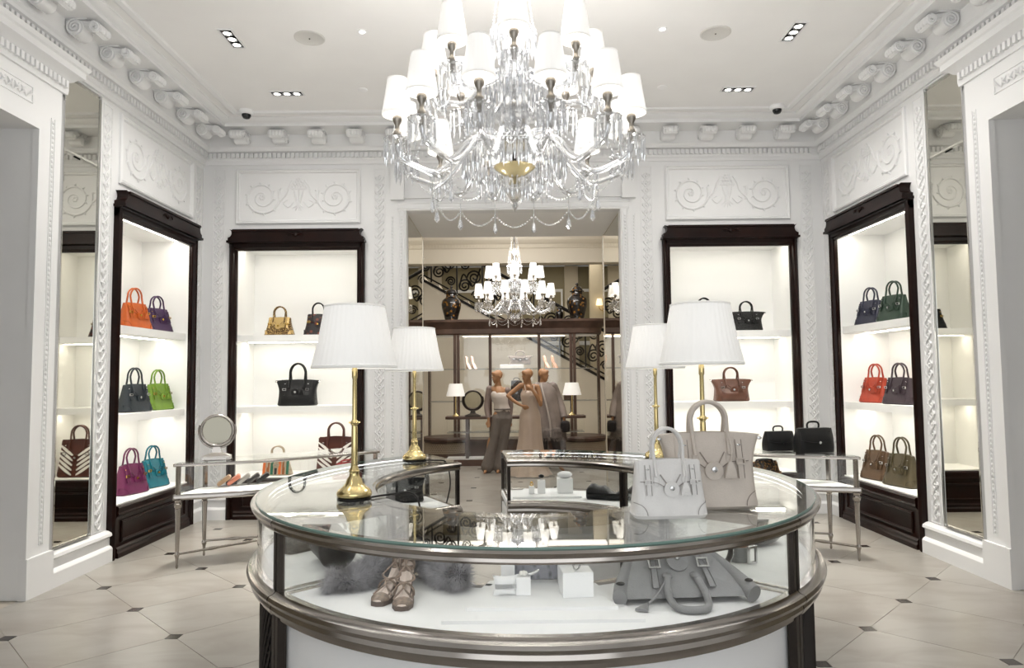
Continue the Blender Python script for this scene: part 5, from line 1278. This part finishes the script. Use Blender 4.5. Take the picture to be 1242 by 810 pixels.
for z, cx, rx, ry in ((.90, .045, .122, .105), (.95, .042, .122, .112), (.985, .035, .112, .104), (1.02, .03, .11, .105), (1.10, .01, .125, .125), (1.16, 0, .125, .115), (1.20, -.005, .095, .085)): rings.append(ellring((cx, .01, z), rx, ry, 40, .02, 8, z*9))
b.loft(rings).build('camisole', silk, m1, smooth=60)
sl_ = MB()
for pth in ([(-.14, .01, 1.235), (-.175, .02, 1.05), (-.18, 0, .93), (-.16, -.04, .81)], [(.12, .01, 1.21), (.165, .03, 1.03), (.165, .03, .92), (.152, .01, .79)]): 
    P = smoothpath(pth, 5); sl_.tube(P, [.050-.016*i/len(P) for i in range(len(P))], 12); sl_.ball(P[0], .052, 12, 8)
sl_.build('sheer_sleeves', mat('sheer_mauve', (140, 124, 118), .6), m1, smooth=60)
tb = []
tb += [([(.05, .01, .94), (.05, .01, .80)], [.108, .125]), ([(-.005, 0, .80), (-.08, -.005, .50), (-.13, 0, .30), (-.18, .01, .09)], [.105, .072, .075, .10]), ([(.095, .01, .80), (.07, .02, .50), (.03, .03, .30), (-.01, .035, .09)], [.105, .072, .075, .10])]
body_mesh('trousers', tb, trous, m1, .011)
MB().tube([(.048+.118*math.cos(a), .01+.110*math.sin(a), .935) for a in [k*PI/16 for k in range(32)]], .012, 6, closed=True).build('waistband', trous, m1, smooth=60)
# 2: satin gown
m2 = thing('mannequin', 'mannequin in long champagne satin gown with one hand on hip', 'mannequin', (.23, 10.0, 0), 0, 'mannequins in the far room')
c = []; dl = []
head((-.03, 0, 1.43), (-.85, -.5), c, dl)
c += [([(-.03, .02, 1.30), (-.01, .01, 1.20), (0, .01, 1.08), (0, .01, .96), (.0, .01, .86)], [.055, .10, .095, .080, .12]), ([(-.12, .01, 1.285), (.10, .01, 1.26)], [.042, .042]),
      ([(-.13, .01, 1.285), (-.24, .0, 1.20), (-.315, -.02, 1.14)], [.040, .034, .029]), ([(-.315, -.02, 1.14), (-.22, -.06, 1.06), (-.12, -.09, 1.0)], [.029, .027, .020]),
      ([(.11, .01, 1.26), (.145, -.03, 1.12), (.15, -.07, 1.01)], [.040, .034, .029]), ([(.15, -.07, 1.01), (.10, -.13, 1.12), (.03, -.14, 1.22)], [.029, .026, .020]),
      ([(-.06, 0, .82), (-.07, 0, .45), (-.08, 0, .10), (-.09, -.10, .02)], [.085, .055, .03, .018]), ([(.06, 0, .82), (.06, 0, .45), (.06, 0, .10), (.05, -.10, .02)], [.085, .055, .03, .018])]
hand((-.12, -.09, 1.0), (.9, .1, -.3), c, .3, (.2, -.2, .9)); hand((.03, -.14, 1.22), (-.7, .1, .6), c, .5, (.6, -.1, .7))
body_mesh('body', c, skin, m2); face_parts(dl, m2)
b = MB(); rings = []
for z, cx, rx, ry, mo in ((.012, -.02, .31, .27, .09), (.10, -.02, .26, .22, .08), (.30, -.01, .20, .165, .06), (.55, 0, .165, .14, .035), (.75, 0, .155, .135, .015), (.86, .0, .15, .132, .01), (.96, 0, .115, .10, .015), (1.04, 0, .115, .105, .01), (1.12, -.005, .128, .128, .01), (1.17, -.01, .122, .118, .01), (1.215, -.01, .10, .092, .0)): rings.append(ellring((cx, .01, z), rx, ry, 60, mo, 9, z*3))
b.loft(rings).build('gown', satin, m2, smooth=60)
b = MB()
b.tube(smoothpath([(-.06, -.085, 1.205), (-.075, -.035, 1.29), (-.07, .04, 1.30), (-.05, .09, 1.22)], 5), .007, 6); b.tube(smoothpath([(.06, -.085, 1.205), (.06, -.035, 1.275), (.06, .04, 1.29), (.05, .09, 1.22)], 5), .007, 6); b.build('shoulder_straps', satin, m2, smooth=60)
# 3: coat with fur hem
m3 = thing('mannequin', 'mannequin in knee-length mauve coat with fur hem, holding a dark muff', 'mannequin', (.50, 10.5, 0), 0, 'mannequins in the far room')
c = []; dl = []
head((-.05, 0, 1.44), (.75, -.5), c, dl)
c += [([(-.05, .02, 1.30), (-.03, .01, 1.18), (0, .01, 1.0), (.0, .01, .86)], [.055, .10, .09, .12]), ([(-.14, .01, 1.27), (.09, .01, 1.27)], [.042, .042]),
      ([(.10, .01, 1.27), (.17, .02, 1.08), (.22, -.03, .92), (.25, -.08, .76)], [.042, .034, .03, .021]), ([(-.15, .01, 1.27), (-.19, .02, 1.08), (-.19, 0, .95), (-.17, -.04, .80)], [.042, .034, .03, .021]),
      ([(-.05, 0, .84), (-.06, 0, .47), (-.05, .02, .09), (-.05, -.10, .018)], [.085, .055, .032, .018]), ([(.06, 0, .84), (.11, 0, .48), (.18, .02, .09), (.23, -.09, .018)], [.085, .055, .032, .018])]
hand((.25, -.08, .76), (.1, -.2, -1), c, .6, (1, 0, 0)); hand((-.17, -.04, .80), (0, -.1, -1), c, .5, (-1, 0, 0))
body_mesh('body', c, skin, m3); face_parts(dl, m3)
b = MB(); rings = []
for z, cx, rx, ry, mo in ((.50, .04, .24, .19, .05), (.64, .03, .225, .18, .04), (.80, .02, .205, .165, .03), (.95, .01, .185, .15, .02), (1.08, -.005, .175, .145, .02), (1.18, -.02, .175, .135, .01), (1.25, -.025, .16, .10, .0), (1.30, -.035, .10, .075, 0), (1.325, -.04, .062, .062, 0)): rings.append(ellring((cx, .01, z), rx, ry, 48, mo, 7, z*4))
b.loft(rings).build('coat', coatm, m3, smooth=60)
b = MB(); P = smoothpath([(.10, .01, 1.27), (.175, .02, 1.08), (.225, -.03, .92), (.25, -.075, .80)], 5); b.tube(P, [.062-.010*i/len(P) for i in range(len(P))], 12); b.ball((.09, .01, 1.265), .066, 12, 8)
P = smoothpath([(-.15, .01, 1.27), (-.19, .02, 1.08), (-.195, 0, .95), (-.18, -.03, .83)], 5); b.tube(P, [.062-.010*i/len(P) for i in range(len(P))], 12); b.ball((-.14, .01, 1.265), .066, 12, 8); b.build('coat_sleeves', coatm, m3, smooth=60)
b = MB(); b.tube(smoothpath([(-.09, -.06, 1.31), (-.06, -.14, 1.15), (-.01, -.17, .95), (.03, -.185, .72), (.04, -.19, .52)], 5), .011, 6, flat=1.4); b.build('lapel', mat('coat_edge', (178, 168, 162), .5), m3, smooth=60)
rnd = random.Random(5); b = MB()
for k in range(2600):
    a = rnd.random()*2*PI; z = rnd.uniform(.47, .66); p = Vector((.04+.24*math.cos(a), .01+.19*math.sin(a), z)); e = Vector((math.cos(a), math.sin(a), rnd.uniform(-1.4, -.2))).normalized()*rnd.uniform(.03, .055); sd = Vector((-math.sin(a), math.cos(a), 0))*.003; b.add([p-sd, p+sd, p+e], [(0, 1, 2)])
stuff(b.build('fur_hem', mat('grey_fur', (148, 138, 132), .8, noise=.4, nscale=30), m3))
tb = [([(-.05, 0, .80), (-.06, 0, .47), (-.05, .02, .10)], [.09, .066, .055]), ([(.06, 0, .80), (.11, 0, .48), (.18, .02, .10)], [.09, .066, .055])]
body_mesh('trousers', tb, mat('dark_trousers', (62, 56, 56), .7), m3, .011)
t = thing('fur_muff', 'dark fur muff bag held by the coat mannequin', 'muff', (.765, 10.40, .58), 0)
MB().lathe([(.03, 0), (.06, .01), (.07, .05), (.07, .12), (.058, .16), (.03, .17)], 18).build('pelt', mat('dark_fur', (46, 42, 42), .9), t, smooth=60); b = MB()
for k in range(900):
    a = rnd.random()*2*PI; z = rnd.uniform(.01, .16); p = Vector((.066*math.cos(a), .066*math.sin(a), z)); e = Vector((math.cos(a), math.sin(a), rnd.uniform(-.8, .2))).normalized()*.02; sd = Vector((-math.sin(a), math.cos(a), 0))*.002; b.add([p-sd, p+sd, p+e], [(0, 1, 2)])
stuff(b.build('fur_pile', mat('dark_fur', (46, 42, 42), .9), t))
# dark framed panel on the far room's side wall, seen in the passage mirror
t = thing('framed_mirror', 'tall dark-framed mirror leaning in the far room, seen by reflection', 'mirror', (-2.2, 11.2, 0), math.radians(40))
frame_mb(.62, 1.9, [(0, 0), (0, .05), (.06, .05), (.07, .03), (.07, 0)]).build('frame', mat('ebony_frame', (36, 30, 28), .3), t, loc=(0, 0, .97)); MB().box(-.25, -.02, .08, .25, -.01, 1.86).build('mirror_glass', mirror, t)
for s in (-1, 1): MB().loft([[(s*.22-.02, 0, 1.3), (s*.22+.02, 0, 1.3), (s*.22+.02, .03, 1.3), (s*.22-.02, .03, 1.3)], [(s*.22-.02, .38, 0), (s*.22+.02, .38, 0), (s*.22+.02, .41, 0), (s*.22-.02, .41, 0)]]).build('prop_leg', MATS['ebony_frame'], t)
